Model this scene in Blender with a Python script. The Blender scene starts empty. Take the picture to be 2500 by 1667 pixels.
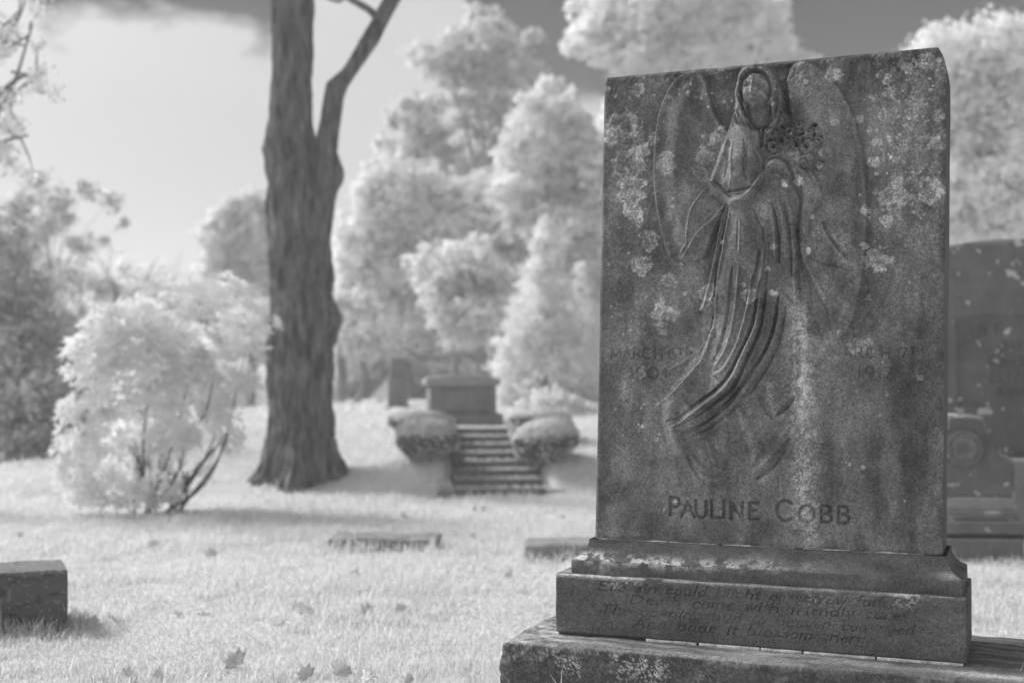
import bpy, bmesh, math, random
import numpy as np
from math import radians, sin, cos, tan, atan, pi

S = bpy.context.scene
COL = S.collection
RNG = np.random.default_rng(11)
random.seed(5)

# ------------------------------------------------------------------ camera
F = 3082.5            # focal length in units of a 2500 px wide frame
CH = 1.35             # camera height
PITCH = atan(91.5 / F)
cam_d = bpy.data.cameras.new('camera')
cam = bpy.data.objects.new('camera', cam_d)
COL.objects.link(cam)
cam.location = (0, 0, CH)
cam.rotation_euler = (pi / 2 + PITCH, 0, 0)
cam_d.sensor_width = 36
cam_d.lens = F / 2500 * 36
cam_d.clip_start = 0.05
cam_d.clip_end = 2000
cam_d.dof.use_dof = True
cam_d.dof.focus_distance = 4.9
cam_d.dof.aperture_fstop = 1.45
S.camera = cam
S.view_settings.view_transform = 'Standard'
S.view_settings.look = 'None'
S.view_settings.exposure = 0.60
S.view_settings.gamma = 1.0
S.render.resolution_x, S.render.resolution_y = 1024, 682
S.cycles.max_bounces = 14
S.cycles.diffuse_bounces = 8
S.cycles.transmission_bounces = 10
S.cycles.volume_bounces = 1
S.cycles.volume_step_rate = 8

# ------------------------------------------------------------------ light
SUN_AZ = radians(-67)      # measured from +Y (away from camera), negative = left
SUN_EL = radians(44)
sd = bpy.data.lights.new('sun', 'SUN')
sd.energy = 2.4
sd.angle = radians(16)
sd.color = (1, 1, 1)
sun = bpy.data.objects.new('sun', sd)
COL.objects.link(sun)
from mathutils import Vector
sdir = Vector((sin(SUN_AZ) * cos(SUN_EL), cos(SUN_AZ) * cos(SUN_EL), sin(SUN_EL)))
sun.rotation_euler = sdir.to_track_quat('Z', 'Y').to_euler()
sun.location = (-20, 10, 30)

w = bpy.data.worlds.new('World')
S.world = w
w.use_nodes = True
nt = w.node_tree
nt.nodes.clear()
L = nt.links
def nd(t, **k):
    n = nt.nodes.new(t)
    for a, b in k.items():
        setattr(n, a, b)
    return n
def mth(op, a, b=None, c=None, clamp=False):
    n = nd('ShaderNodeMath', operation=op, use_clamp=clamp)
    for i, v in enumerate((a, b, c)):
        if v is None:
            continue
        if isinstance(v, (int, float)):
            n.inputs[i].default_value = v
        else:
            L.new(v, n.inputs[i])
    return n.outputs[0]
out = nd('ShaderNodeOutputWorld')
bg = nd('ShaderNodeBackground')
bg.inputs['Strength'].default_value = 0.1
L.new(bg.outputs[0], out.inputs[0])
sky = nd('ShaderNodeTexSky', sky_type='NISHITA')
sky.sun_disc = False
sky.sun_elevation = SUN_EL
sky.sun_rotation = SUN_AZ
bw = nd('ShaderNodeRGBToBW')
L.new(sky.outputs[0], bw.inputs[0])
dark = mth('MULTIPLY', bw.outputs[0], 0.13)          # the infrared photograph renders blue sky dark
dark = mth('MINIMUM', dark, 0.30)
tc = nd('ShaderNodeTexCoord')
sx = nd('ShaderNodeSeparateXYZ')
L.new(tc.outputs['Generated'], sx.inputs[0])
az = mth('ARCTAN2', sx.outputs[0], sx.outputs[1])
el = mth('ARCSINE', sx.outputs[2])
fc = nd('ShaderNodeFloatCurve')
L.new(mth('ADD', mth('DIVIDE', az, radians(60)), 0.5), fc.inputs['Value'])
pts = [(-30, 24), (-23, 19), (-20.5, 15.6), (-15, 15.6), (-11, 14.6), (-9.5, 16.5), (-8.6, 25), (-3.0, 25), (-1.8, 14.2), (0, 12.4), (6, 12), (30, 12)]
cv = fc.mapping.curves[0]
while len(cv.points) < len(pts):
    cv.points.new(0.5, 0.5)
for p, (a, e) in zip(cv.points, pts):
    p.location = (a / 60 + 0.5, e / 45)
    p.handle_type = 'VECTOR'
fc.mapping.update()
thr = mth('MULTIPLY', fc.outputs[0], radians(45))
nz = nd('ShaderNodeTexNoise')
mp = nd('ShaderNodeMapping')
mp.inputs['Scale'].default_value = (1, 1, 2.2)
L.new(tc.outputs['Generated'], mp.inputs[0])
L.new(mp.outputs[0], nz.inputs['Vector'])
nz.inputs['Scale'].default_value = 11
nz.inputs['Detail'].default_value = 6
nz.inputs['Roughness'].default_value = 0.6
wob = mth('MULTIPLY', mth('SUBTRACT', nz.outputs[0], 0.5), radians(8))
d0 = mth('SUBTRACT', mth('ADD', el, wob), thr)
mask = mth('DIVIDE', mth('ADD', d0, radians(0.5)), radians(1.6), clamp=True)
nz2 = nd('ShaderNodeTexNoise')
nz2.inputs['Scale'].default_value = 3.2
nz2.inputs['Detail'].default_value = 5
L.new(mp.outputs[0], nz2.inputs['Vector'])
hi = mth('MULTIPLY', mth('SUBTRACT', nz2.outputs[0], 0.40), 9.0, clamp=True)     # broken cloud high up
hig = mth('DIVIDE', mth('SUBTRACT', el, radians(26)), radians(8), clamp=True)
mask = mth('MULTIPLY', mask, mth('SUBTRACT', 1.0, mth('MULTIPLY', hi, hig)))
cl = mth('ADD', mth('MULTIPLY', nz2.outputs[0], 1.1), 3.1)
# glow added to unseen cloud round the sun, left of frame, for soft directional light
vd = nd('ShaderNodeVectorMath', operation='DOT_PRODUCT')
L.new(tc.outputs['Generated'], vd.inputs[0])
vd.inputs[1].default_value = tuple(sdir)
glow = mth('POWER', mth('MAXIMUM', vd.outputs['Value'], 0.0), 6.0)
cl = mth('ADD', cl, mth('MULTIPLY', glow, 15.0))
# clear infrared-dark sky behind and to the right of the camera, bright cloud ahead and to the left
dirn = mth('ADD', mth('MULTIPLY', sx.outputs[0], -0.80), mth('MULTIPLY', sx.outputs[1], 0.60))
back = mth('DIVIDE', mth('SUBTRACT', mth('ADD', 0.02, mth('MULTIPLY', wob, 1.5)), dirn), 0.25, clamp=True)
mask = mth('MAXIMUM', mask, mth('MULTIPLY', back, 0.72))
mx = nd('ShaderNodeMix', data_type='FLOAT')
L.new(mask, mx.inputs[0])
L.new(cl, mx.inputs[2])
L.new(dark, mx.inputs[3])
L.new(mx.outputs[0], bg.inputs['Color'])

# ------------------------------------------------------------------ numpy helpers
def vnoise(x, y, z, seed=0):
    """value noise in [0,1] for arrays"""
    xi, yi, zi = np.floor(x).astype(np.int64), np.floor(y).astype(np.int64), np.floor(z).astype(np.int64)
    fx, fy, fz = x - xi, y - yi, z - zi
    fx, fy, fz = [t * t * t * (t * (t * 6 - 15) + 10) for t in (fx, fy, fz)]
    def h(a, b, c):
        n = (a * 374761393 + b * 668265263 + c * 2147483647 + seed * 974634777) & 0xffffffff
        n = ((n ^ (n >> 13)) * 1274126177) & 0xffffffff
        n = ((n ^ (n >> 16)) * 2246822519) & 0xffffffff
        return ((n ^ (n >> 15)) & 0xffffff) / 16777216.0
    r = 0
    for dx in (0, 1):
        for dy in (0, 1):
            for dz in (0, 1):
                r = r + h(xi + dx, yi + dy, zi + dz) * (fx if dx else 1 - fx) * (fy if dy else 1 - fy) * (fz if dz else 1 - fz)
    return r
def fbm(x, y, z, o=4, seed=0, g=0.5):
    x, y, z = np.broadcast_arrays(np.asarray(x, float), np.asarray(y, float), np.asarray(z, float))
    s, a, t = 0, 1.0, 0
    for i in range(o):
        s = s + a * vnoise(x, y, z, seed + i * 17)
        t += a
        a *= g
        x, y, z = x * 2.03 + 3.1, y * 2.03 + 7.7, z * 2.03 + 1.3
    return s / t
def sm(a, b, x):
    t = np.clip((x - a) / (b - a), 0, 1)
    return t * t * (3 - 2 * t)

def mesh_obj(name, V, faces, mat=None, parent=None, attrs=None, smooth=True, loc=None):
    """V (n,3); faces (m,4) array, or a list of arrays of differing width"""
    me = bpy.data.meshes.new(name)
    V = np.asarray(V, np.float32)
    fl = faces if isinstance(faces, list) else [faces]
    fl = [np.asarray(f, np.int32) for f in fl if len(f)]
    me.vertices.add(len(V))
    me.vertices.foreach_set('co', V.ravel())
    idx = np.concatenate([f.ravel() for f in fl])
    tot = np.concatenate([np.full(len(f), f.shape[1], np.int32) for f in fl])
    st = np.concatenate([[0], np.cumsum(tot)[:-1]]).astype(np.int32)
    me.loops.add(len(idx))
    me.loops.foreach_set('vertex_index', idx)
    me.polygons.add(len(tot))
    me.polygons.foreach_set('loop_start', st)
    me.polygons.foreach_set('use_smooth', np.full(len(tot), smooth, bool))
    if attrs:
        for k, v in attrs.items():
            at_ = me.attributes.new(k, 'FLOAT', 'POINT')
            at_.data.foreach_set('value', np.asarray(v, np.float32))
    me.update(calc_edges=True)
    if mat:
        me.materials.append(mat)
    o = bpy.data.objects.new(name, me)
    COL.objects.link(o)
    if parent:
        o.parent = parent
    if loc is not None:
        o.location = loc
    return o
def gridf(nu, nv, flip=False, off=0):
    i = np.arange(nu - 1)[:, None] * nv + np.arange(nv - 1)[None, :] + off
    f = np.stack([i, i + nv, i + nv + 1, i + 1], -1).reshape(-1, 4)
    return f[:, ::-1] if flip else f
def thing(name, label, cat, loc=(0, 0, 0), rz=0, group=None):
    o = bpy.data.objects.new(name, None)
    o.empty_display_size = 0.2
    COL.objects.link(o)
    o.location = loc
    o.rotation_euler = (0, 0, rz)
    return tag(o, label, cat, group)
def tag(o, label, cat, group=None, kind=None):
    if label:
        o['label'] = label
    if cat:
        o['category'] = cat
    if group:
        o['group'] = group
    if kind:
        o['kind'] = kind
    return o
def smooth_path(pts, n=8):
    p = np.asarray(pts, float)
    if len(p) < 3:
        return p
    q = np.vstack([2 * p[0] - p[1], p, 2 * p[-1] - p[-2]])
    o = []
    for i in range(1, len(q) - 2):
        t = np.linspace(0, 1, n, endpoint=False)[:, None]
        a, b, c, d = q[i - 1], q[i], q[i + 1], q[i + 2]
        o.append(0.5 * (2 * b + (c - a) * t + (2 * a - 5 * b + 4 * c - d) * t * t + (3 * b - a - 3 * c + d) * t ** 3))
    o.append(p[-1:])
    return np.vstack(o)

# pixel (2500-wide frame) -> world point at depth y
def ray(px, py):
    a, b = (px - 1250) / F, (833.5 - py) / F
    return np.array([a, cos(PITCH) - b * sin(PITCH), sin(PITCH) + b * cos(PITCH)])
def at(px, py, Y):
    r = ray(px, py)
    r = r * (Y / r[1])
    return np.array([r[0], r[1], r[2] + CH])
def proj(x, y, z):
    z = z - CH
    yc = y * cos(PITCH) + z * sin(PITCH)
    zc = -y * sin(PITCH) + z * cos(PITCH)
    return 1250 + F * x / yc, 833.5 - F * zc / yc

# ------------------------------------------------------------------ materials
def mat(name):
    m = bpy.data.materials.new(name)
    m.use_nodes = True
    t = m.node_tree
    t.nodes.clear()
    return m, t
def stone_mat(name, tone=0.16, attr=True, grain=0.35, gscale=260, rough=0.9, bump=0.35, mott=0.25, mscale=6, stretch=(1, 1, 1), spec=0.25):
    m, t = mat(name)
    N, K = t.nodes, t.links
    o = N.new('ShaderNodeOutputMaterial')
    b = N.new('ShaderNodeBsdfPrincipled')
    K.new(b.outputs[0], o.inputs[0])
    b.inputs['Roughness'].default_value = rough
    b.inputs['Specular IOR Level'].default_value = spec
    tcn = N.new('ShaderNodeTexCoord')
    mpn = N.new('ShaderNodeMapping')
    mpn.inputs['Scale'].default_value = stretch
    K.new(tcn.outputs['Object'], mpn.inputs[0])
    def noise(sc, det, ro=0.6):
        n = N.new('ShaderNodeTexNoise')
        n.inputs['Scale'].default_value = sc
        n.inputs['Detail'].default_value = det
        n.inputs['Roughness'].default_value = ro
        K.new(mpn.outputs[0], n.inputs['Vector'])
        return n.outputs[0]
    def m2(op, a, c):
        n = N.new('ShaderNodeMath')
        n.operation = op
        for i, v in enumerate((a, c)):
            if isinstance(v, (int, float)):
                n.inputs[i].default_value = v
            else:
                K.new(v, n.inputs[i])
        return n.outputs[0]
    g1 = noise(gscale, 2, 0.8)
    g2 = noise(mscale, 5)
    g3 = noise(gscale * 0.22, 4, 0.75)
    if attr:
        a = N.new('ShaderNodeAttribute')
        a.attribute_name = 'tone'
        base = a.outputs['Fac']
    else:
        base = tone
    f = m2('ADD', 1.0, m2('MULTIPLY', m2('SUBTRACT', g1, 0.5), grain * 4))
    f2 = m2('ADD', 1.0, m2('MULTIPLY', m2('SUBTRACT', g2, 0.5), mott * 4))
    f3 = m2('ADD', 1.0, m2('MULTIPLY', m2('SUBTRACT', g3, 0.5), grain * 2.4))
    v = m2('MAXIMUM', m2('MULTIPLY', m2('MULTIPLY', m2('MULTIPLY', base, f), f2), f3), 0.012)
    c = N.new('ShaderNodeCombineColor')
    for i in range(3):
        K.new(v, c.inputs[i])
    K.new(c.outputs[0], b.inputs['Base Color'])
    if bump:
        bp = N.new('ShaderNodeBump')
        bp.inputs['Strength'].default_value = bump
        bp.inputs['Distance'].default_value = 0.004
        K.new(m2('ADD', g1, m2('MULTIPLY', g3, 1.5)), bp.inputs['Height'])
        K.new(bp.outputs[0], b.inputs['Normal'])
    return m
def leaf_mat(name, mul=1.0, trans=0.4, upn=0.0):
    m, t = mat(name)
    N, K = t.nodes, t.links
    o = N.new('ShaderNodeOutputMaterial')
    a = N.new('ShaderNodeAttribute')
    a.attribute_name = 'tone'
    mu = N.new('ShaderNodeMath')
    mu.operation = 'MULTIPLY'
    mu.inputs[1].default_value = mul
    K.new(a.outputs['Fac'], mu.inputs[0])
    c = N.new('ShaderNodeCombineColor')
    for i in range(3):
        K.new(mu.outputs[0], c.inputs[i])
    d = N.new('ShaderNodeBsdfDiffuse')
    tr = N.new('ShaderNodeBsdfTranslucent')
    mxn = N.new('ShaderNodeMixShader')
    mxn.inputs[0].default_value = trans
    if upn:
        g = N.new('ShaderNodeNewGeometry')
        va = N.new('ShaderNodeVectorMath'); va.operation = 'ADD'
        K.new(g.outputs['True Normal'], va.inputs[0]); va.inputs[1].default_value = (0, 0, upn)
        vn = N.new('ShaderNodeVectorMath'); vn.operation = 'NORMALIZE'
        K.new(va.outputs[0], vn.inputs[0]); K.new(vn.outputs[0], d.inputs['Normal'])
    K.new(c.outputs[0], d.inputs[0])
    K.new(c.outputs[0], tr.inputs[0])
    K.new(d.outputs[0], mxn.inputs[1])
    K.new(tr.outputs[0], mxn.inputs[2])
    K.new(mxn.outputs[0], o.inputs[0])
    return m
M_slab = stone_mat('weathered_marble', bump=0.6, grain=0.42, gscale=230)
M_rough = stone_mat('rock_faced_granite', grain=0.5, gscale=180, bump=0.8)
M_far = stone_mat('lichened_stone', tone=0.2, attr=False, grain=0.2, gscale=60, mscale=4, mott=0.4)
M_mort = stone_mat('mortar', tone=0.75, attr=False, grain=0.3, gscale=120, mscale=25, mott=0.5)
M_leaf = leaf_mat('infrared_leaf', 1.0, .55)
M_grass = leaf_mat('infrared_grass', 1.0, .5)
M_bark = stone_mat('bark', tone=0.24, attr=False, grain=0.25, gscale=30, mscale=3, mott=0.3, stretch=(1, 1, 0.22), bump=1.0)
M_dead = leaf_mat('dry_leaf', trans=0.5)

# ------------------------------------------------------------------ ground
def gz(x, y):
    x, y = np.asarray(x, float), np.asarray(y, float)
    ramp = np.clip((y - 14.25) / 2.5, 0, 1)
    steep = 0.62 * sm(14.2, 15.05, y) + 0.38 * np.clip((y - 14.7) / 2.0, 0, 1)
    wst = np.exp(-((x + 0.1) / 1.55) ** 4)
    ramp = ramp * (1 - wst) + steep * wst
    ramp = ramp * 0.68 + 0.19 * sm(16.5, 20, y)
    lat = sm(-8.5, -3.6, x) * (1 - 0.25 * sm(0.5, 6, x))
    lx = (x + .125) * cos(radians(7)) + (y - 14.3) * sin(radians(7))
    ly = -(x + .125) * sin(radians(7)) + (y - 14.3) * cos(radians(7))
    cor = sm(.62, .50, np.abs(lx)) * (ly < .95) + sm(.44, .36, np.abs(lx + .02)) * (ly >= .95)
    cor = cor * (ly > 0) * (ly < 2.75)
    ramp = ramp - cor * np.maximum(ramp - (.30 * ly - .12), 0)
    far = 0.45 * sm(30, 80, y)
    n = (fbm(x * 0.7, y * 0.7, 0, 3, 3) - 0.5) * 0.05 * sm(6, 9, y) + (fbm(x * 3, y * 3, 0, 2, 9) - 0.5) * 0.02
    return ramp * lat + far + n
def axis(a, b, c, d, n1, n2):
    s = np.geomspace(1, abs(b - a) + 1, n1)[1:] - 1
    e = np.geomspace(1, abs(d - c) + 1, n1)[1:] - 1
    return np.concatenate([(b - s)[::-1], np.linspace(b, c, n2), c + e])
gx = axis(-300, -10, 10, 300, 40, 240)
gy = axis(-40, 2, 26, 500, 40, 300)
X, Y = np.meshgrid(gx, gy, indexing='ij')
Z = gz(X, Y)
def ground_mat():
    m, t = mat('lawn')
    N, K = t.nodes, t.links
    o = N.new('ShaderNodeOutputMaterial')
    b = N.new('ShaderNodeBsdfDiffuse')
    K.new(b.outputs[0], o.inputs[0])
    tcn = N.new('ShaderNodeTexCoord')
    r = N.new('ShaderNodeValToRGB')
    n1 = N.new('ShaderNodeTexNoise')
    n1.inputs['Scale'].default_value = 1.6
    n1.inputs['Detail'].default_value = 9
    n1.inputs['Roughness'].default_value = 0.72
    K.new(tcn.outputs['Object'], n1.inputs['Vector'])
    K.new(n1.outputs[0], r.inputs[0])
    r.color_ramp.elements[0].position = 0.36
    r.color_ramp.elements[0].color = (0.50, 0.50, 0.50, 1)
    r.color_ramp.elements[1].position = 0.56
    r.color_ramp.elements[1].color = (0.62, 0.62, 0.62, 1)
    K.new(r.outputs[0], b.inputs[0])
    bp = N.new('ShaderNodeBump')
    bp.inputs['Strength'].default_value = 0.6
    bp.inputs['Distance'].default_value = 0.03
    n2 = N.new('ShaderNodeTexNoise')
    n2.inputs['Scale'].default_value = 30
    n2.inputs['Detail'].default_value = 5
    K.new(tcn.outputs['Object'], n2.inputs['Vector'])
    K.new(n2.outputs[0], bp.inputs['Height'])
    K.new(bp.outputs[0], b.inputs['Normal'])
    return m
tag(mesh_obj('ground', np.stack([X, Y, Z], -1).reshape(-1, 3), gridf(len(gx), len(gy)), ground_mat()), None, None, kind='structure')

# ------------------------------------------------------------------ generic solids
def rbox(x0, x1, y0, y1, z0, z1, r=0.01, res=0.05, disp=None, tone=None):
    """rounded box as six dense patches; returns V, F, tone"""
    Vs, Fs, off = [], [], 0
    c0 = np.array([x0, y0, z0]); c1 = np.array([x1, y1, z1])
    for ax in range(3):
        u, v = [(1, 2), (2, 0), (0, 1)][ax]
        for s in (0, 1):
            nu = max(3, int((c1[u] - c0[u]) / res) + 1)
            nv = max(3, int((c1[v] - c0[v]) / res) + 1)
            def axp(a, b, n):
                t = np.linspace(a, b, n)
                e = np.array([0, 0.25, 0.55]) * r
                return np.unique(np.concatenate([a + e, b - e, t[(t > a + r) & (t < b - r)], [a + r, b - r]]))
            A, B = np.meshgrid(axp(c0[u], c1[u], nu), axp(c0[v], c1[v], nv), indexing='ij')
            P = np.zeros(A.shape + (3,))
            P[..., u], P[..., v], P[..., ax] = A, B, (c1 if s else c0)[ax]
            q = np.clip(P, c0 + r, c1 - r)
            n = P - q
            n /= np.maximum(np.linalg.norm(n, axis=-1, keepdims=True), 1e-9)
            P = q + n * r
            if disp is not None:
                P = P + n * disp(P, n)[..., None]
            Vs.append(P.reshape(-1, 3))
            Fs.append(gridf(A.shape[0], A.shape[1], flip=(s == 0), off=off))
            off += A.size
    V = np.vstack(Vs)
    return V, np.vstack(Fs), (tone(V) if tone else None)
def merge(parts):
    V, Fq, off = [], [], 0
    for v, f in parts:
        V.append(v); Fq.append(np.asarray(f) + off); off += len(v)
    return np.vstack(V), np.vstack(Fq)
def tube(pts, rad, n=8, seed=0, rough=0.0):
    p = smooth_path(np.column_stack([np.asarray(pts, float), np.asarray(rad, float)]), 6)
    r, p = p[:, 3], p[:, :3]
    d = np.gradient(p, axis=0)
    d /= np.linalg.norm(d, axis=1, keepdims=True) + 1e-9
    up = np.array([0.31, 0.2, 0.93]) if abs(d[0][2]) < 0.8 else np.array([1.0, 0.1, 0])
    a = np.cross(d, up); a /= np.linalg.norm(a, axis=1, keepdims=True) + 1e-9
    b = np.cross(d, a)
    th = np.linspace(0, 2 * pi, n, endpoint=False)
    rr = r[:, None] * (1 + rough * (fbm(np.cos(th)[None] * 2 + seed, np.sin(th)[None] * 2, p[:, 2:3] * 3, 3, seed) - 0.5))
    V = p[:, None] + rr[..., None] * (np.cos(th)[None, :, None] * a[:, None] + np.sin(th)[None, :, None] * b[:, None])
    m = len(p)
    i = np.arange(m - 1)[:, None] * n
    j = np.arange(n)[None]
    Fq = np.stack([i + j, i + (j + 1) % n, i + n + (j + 1) % n, i + n + j], -1).reshape(-1, 4)
    return V.reshape(-1, 3), Fq

# ------------------------------------------------------------------ the carved monument
MO = np.array([0.3409, 5.25])
MTH = radians(21.8)
MU, MV = np.array([cos(MTH), -sin(MTH)]), np.array([sin(MTH), cos(MTH)])
def mloc(x, y, z):
    wx = MO[0] + MU[0] * x + MV[0] * y
    wy = MO[1] + MU[1] * x + MV[1] * y
    return proj(wx, wy, z)
def Acoord(x, y, z):
    px, py = mloc(x, y, z)
    return (px - 1440) * 2.6133, (py - 100) * 2.6133
mon = thing('angel_monument', 'tall weathered gravestone carved with a winged angel holding flowers, in sharp focus at right', 'gravestone', (MO[0], MO[1], 0), -MTH)

def engrave_strokes(A, B, strokes, r, depth, H, mask=None):
    """carve polylines (list of (n,2)) as soft V grooves of half width r"""
    D = np.full(A.shape, 9.0)
    for s in strokes:
        stroke_d(A, B, s, r, D)
    g = np.clip(1 - D, 0, 1)
    H -= depth * g * (2 - g)
    if mask is not None:
        mask |= D < 0.95
def stroke_d(A, B, pts, r, D, reach=1.0):
    """running minimum of distance / radius for a polyline; r scalar or per point"""
    p = np.asarray(pts, float)
    rr = np.broadcast_to(np.asarray(r, float), (len(p),))
    for i in range(len(p) - 1):
        a, b = p[i], p[i + 1]
        m = max(rr[i], rr[i + 1]) * reach
        box = (A > min(a[0], b[0]) - m) & (A < max(a[0], b[0]) + m) & (B > min(a[1], b[1]) - m) & (B < max(a[1], b[1]) + m)
        ii = np.nonzero(box)
        if not len(ii[0]):
            continue
        x, y = A[ii] - a[0], B[ii] - a[1]
        d = b - a
        t = np.clip((x * d[0] + y * d[1]) / (d @ d + 1e-9), 0, 1)
        dist = np.hypot(x - t * d[0], y - t * d[1]) / (rr[i] + t * (rr[i + 1] - rr[i]))
        D[ii] = np.minimum(D[ii], dist)
def sspline(pts, n=6):
    return smooth_path(np.array(pts, float), n)
def poly_in(A, B, poly):
    """signed distance inside a closed polygon (positive inside, 0 outside)"""
    p = np.asarray(poly, float)
    x0, y0 = p.min(0) - 2; x1, y1 = p.max(0) + 2
    ii = np.nonzero((A > x0) & (A < x1) & (B > y0) & (B < y1))
    x, y = A[ii], B[ii]
    ins = np.zeros(x.shape, bool); d = np.full(x.shape, 1e9)
    for i in range(len(p)):
        a, b = p[i], p[(i + 1) % len(p)]
        c = (a[1] > y) != (b[1] > y)
        with np.errstate(divide='ignore', invalid='ignore'):
            ins ^= c & (x < (b[0] - a[0]) * (y - a[1]) / (b[1] - a[1] + 1e-12) + a[0])
        e = b - a
        t = np.clip(((x - a[0]) * e[0] + (y - a[1]) * e[1]) / (e @ e + 1e-9), 0, 1)
        d = np.minimum(d, np.hypot(x - a[0] - t * e[0], y - a[1] - t * e[1]))
    o = np.zeros(A.shape)
    o[ii] = np.where(ins, d, 0)
    return o
def dome(d, edge):
    t = np.clip(d / edge, 0, 1)
    return np.sqrt(1 - (1 - t) ** 2)

# --- engraved alphabet: polylines in a unit box, y up
def arc(cx, cy, rx, ry, a0, a1, n=12):
    t = np.radians(np.linspace(a0, a1, n))
    return np.stack([cx + rx * np.cos(t), cy + ry * np.sin(t)], 1)
def seg(*p):
    return np.array(p, float)
CAP = {
    'P': [seg((0, 0), (0, 1)), np.vstack([[[0, 1]], arc(.5, .73, .45, .27, 90, -90), [[0, .46]]])],
    'A': [seg((0, 0), (.5, 1), (1, 0)), seg((.2, .38), (.8, .38))],
    'U': [np.vstack([[[0, 1]], arc(.5, .35, .5, .35, 180, 360), [[1, 1]]])],
    'L': [seg((0, 1), (0, 0), (1, 0))],
    'I': [seg((.5, 0), (.5, 1))],
    'N': [seg((0, 0), (0, 1), (1, 0), (1, 1))],
    'E': [seg((1, 1), (0, 1), (0, 0), (1, 0)), seg((0, .52), (.75, .52))],
    'C': [arc(.55, .5, .55, .5, 50, 310, 18)],
    'O': [arc(.5, .5, .5, .5, 0, 360, 22)],
    'B': [seg((0, 0), (0, 1)), np.vstack([[[0, 1]], arc(.45, .76, .45, .24, 90, -90), [[0, .52]]]), np.vstack([[[0, .52]], arc(.5, .26, .5, .26, 90, -90), [[0, 0]]])],
    'M': [seg((0, 0), (.05, 1), (.5, .2), (.95, 1), (1, 0))],
    'R': [seg((0, 0), (0, 1)), np.vstack([[[0, 1]], arc(.5, .74, .45, .26, 90, -90), [[0, .48]]]), seg((.4, .48), (1, 0))],
    'H': [seg((0, 0), (0, 1)), seg((1, 0), (1, 1)), seg((0, .5), (1, .5))],
    'T': [seg((.5, 0), (.5, 1)), seg((0, 1), (1, 1))],
    'D': [seg((0, 0), (0, 1)), np.vstack([[[0, 1]], arc(.3, .5, .7, .5, 90, -90), [[0, 0]]])],
    '1': [seg((.5, 0), (.5, 1))],
    '9': [arc(.5, .68, .5, .32, 0, 360, 16), np.vstack([[[1, .68]], arc(.3, .5, .7, .5, 0, -70, 8)])],
    '0': [arc(.5, .5, .5, .5, 0, 360, 22)],
    '4': [seg((.7, 0), (.7, 1), (0, .3), (1, .3))],
    '7': [seg((0, 1), (1, 1), (.35, 0))],
    '6': [arc(.5, .32, .5, .32, 0, 360, 16), np.vstack([[[0, .32]], arc(.75, .45, .75, .55, 180, 100, 8)])],
}
LOW = {   # x-height 1, ascenders 1.75, descenders -0.75 ; (advance, strokes)
    'a': (1, [arc(.4, .5, .4, .5, 60, 320), seg((.78, 1), (.78, .1), (.95, 0))]),
    'b': (1, [seg((0, 1.75), (0, 0)), arc(.38, .5, .38, .5, 150, -150)]),
    'c': (.8, [arc(.4, .5, .4, .5, 50, 310)]),
    'd': (1, [arc(.4, .5, .4, .5, 30, 330), seg((.78, 1.75), (.78, .1), (.95, 0))]),
    'e': (.85, [np.vstack([[[.05, .5], [.75, .58]], arc(.4, .5, .38, .5, 10, 310)])]),
    'f': (.6, [np.vstack([arc(.45, 1.45, .25, .3, 30, 180, 6), [[.2, 0]]]), seg((0, .98), (.5, .98))]),
    'g': (1, [arc(.4, .5, .4, .5, 30, 330), np.vstack([[[.78, 1], [.78, -.3]], arc(.4, -.35, .38, .35, 0, -150, 8)])]),
    'h': (1, [seg((0, 1.75), (0, 0)), np.vstack([arc(.38, .6, .38, .4, 170, 0, 8), [[.76, 0]]])]),
    'i': (.4, [seg((.1, 1), (.1, .1), (.25, 0)), seg((.1, 1.4), (.12, 1.5))]),
    'l': (.4, [seg((.1, 1.75), (.1, .1), (.25, 0))]),
    'm': (1.5, [seg((0, 1), (0, 0)), np.vstack([arc(.32, .65, .32, .35, 170, 0, 6), [[.64, 0]]]), np.vstack([arc(.96, .65, .32, .35, 170, 0, 6), [[1.28, 0]]])]),
    'n': (1, [seg((0, 1), (0, 0)), np.vstack([arc(.38, .6, .38, .4, 170, 0, 8), [[.76, 0]]])]),
    'o': (.95, [arc(.4, .5, .4, .5, 0, 360, 16)]),
    'p': (1, [seg((0, 1), (0, -.7)), arc(.38, .5, .38, .5, 150, -150)]),
    'r': (.7, [seg((0, 1), (0, 0)), arc(.38, .6, .38, .4, 170, 50, 6)]),
    's': (.75, [seg((.6, .85), (.35, 1), (.08, .8), (.15, .58), (.5, .42), (.6, .2), (.3, 0), (.02, .15))]),
    't': (.55, [seg((.15, 1.45), (.15, .15), (.35, 0)), seg((-.1, 1), (.45, 1))]),
    'u': (1, [np.vstack([[[0, 1]], arc(.38, .4, .38, .4, 180, 350, 8)]), seg((.78, 1), (.78, .1), (.95, 0))]),
    'v': (.9, [seg((0, 1), (.35, 0), (.75, 1))]),
    'w': (1.3, [seg((0, 1), (.3, 0), (.6, .9), (.85, 0), (1.15, 1))]),
    'y': (.9, [seg((0, 1), (.38, .05)), seg((.78, 1), (.3, -.6), (0, -.72))]),
    ',': (.4, [seg((.1, .1), (0, -.3))]), ';': (.4, [seg((.1, .1), (0, -.3)), seg((.12, .8), (.14, .9))]), '.': (.4, [seg((.08, 0), (.14, .08))]), ' ': (.9, []),
}
for ch, wd in (('E', 1.1), ('D', 1.3), ('T', 1.1), ('A', 1.3)):
    LOW[ch] = (wd + .25, [s * np.array([wd, 1.6]) for s in CAP[ch]])
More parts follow.
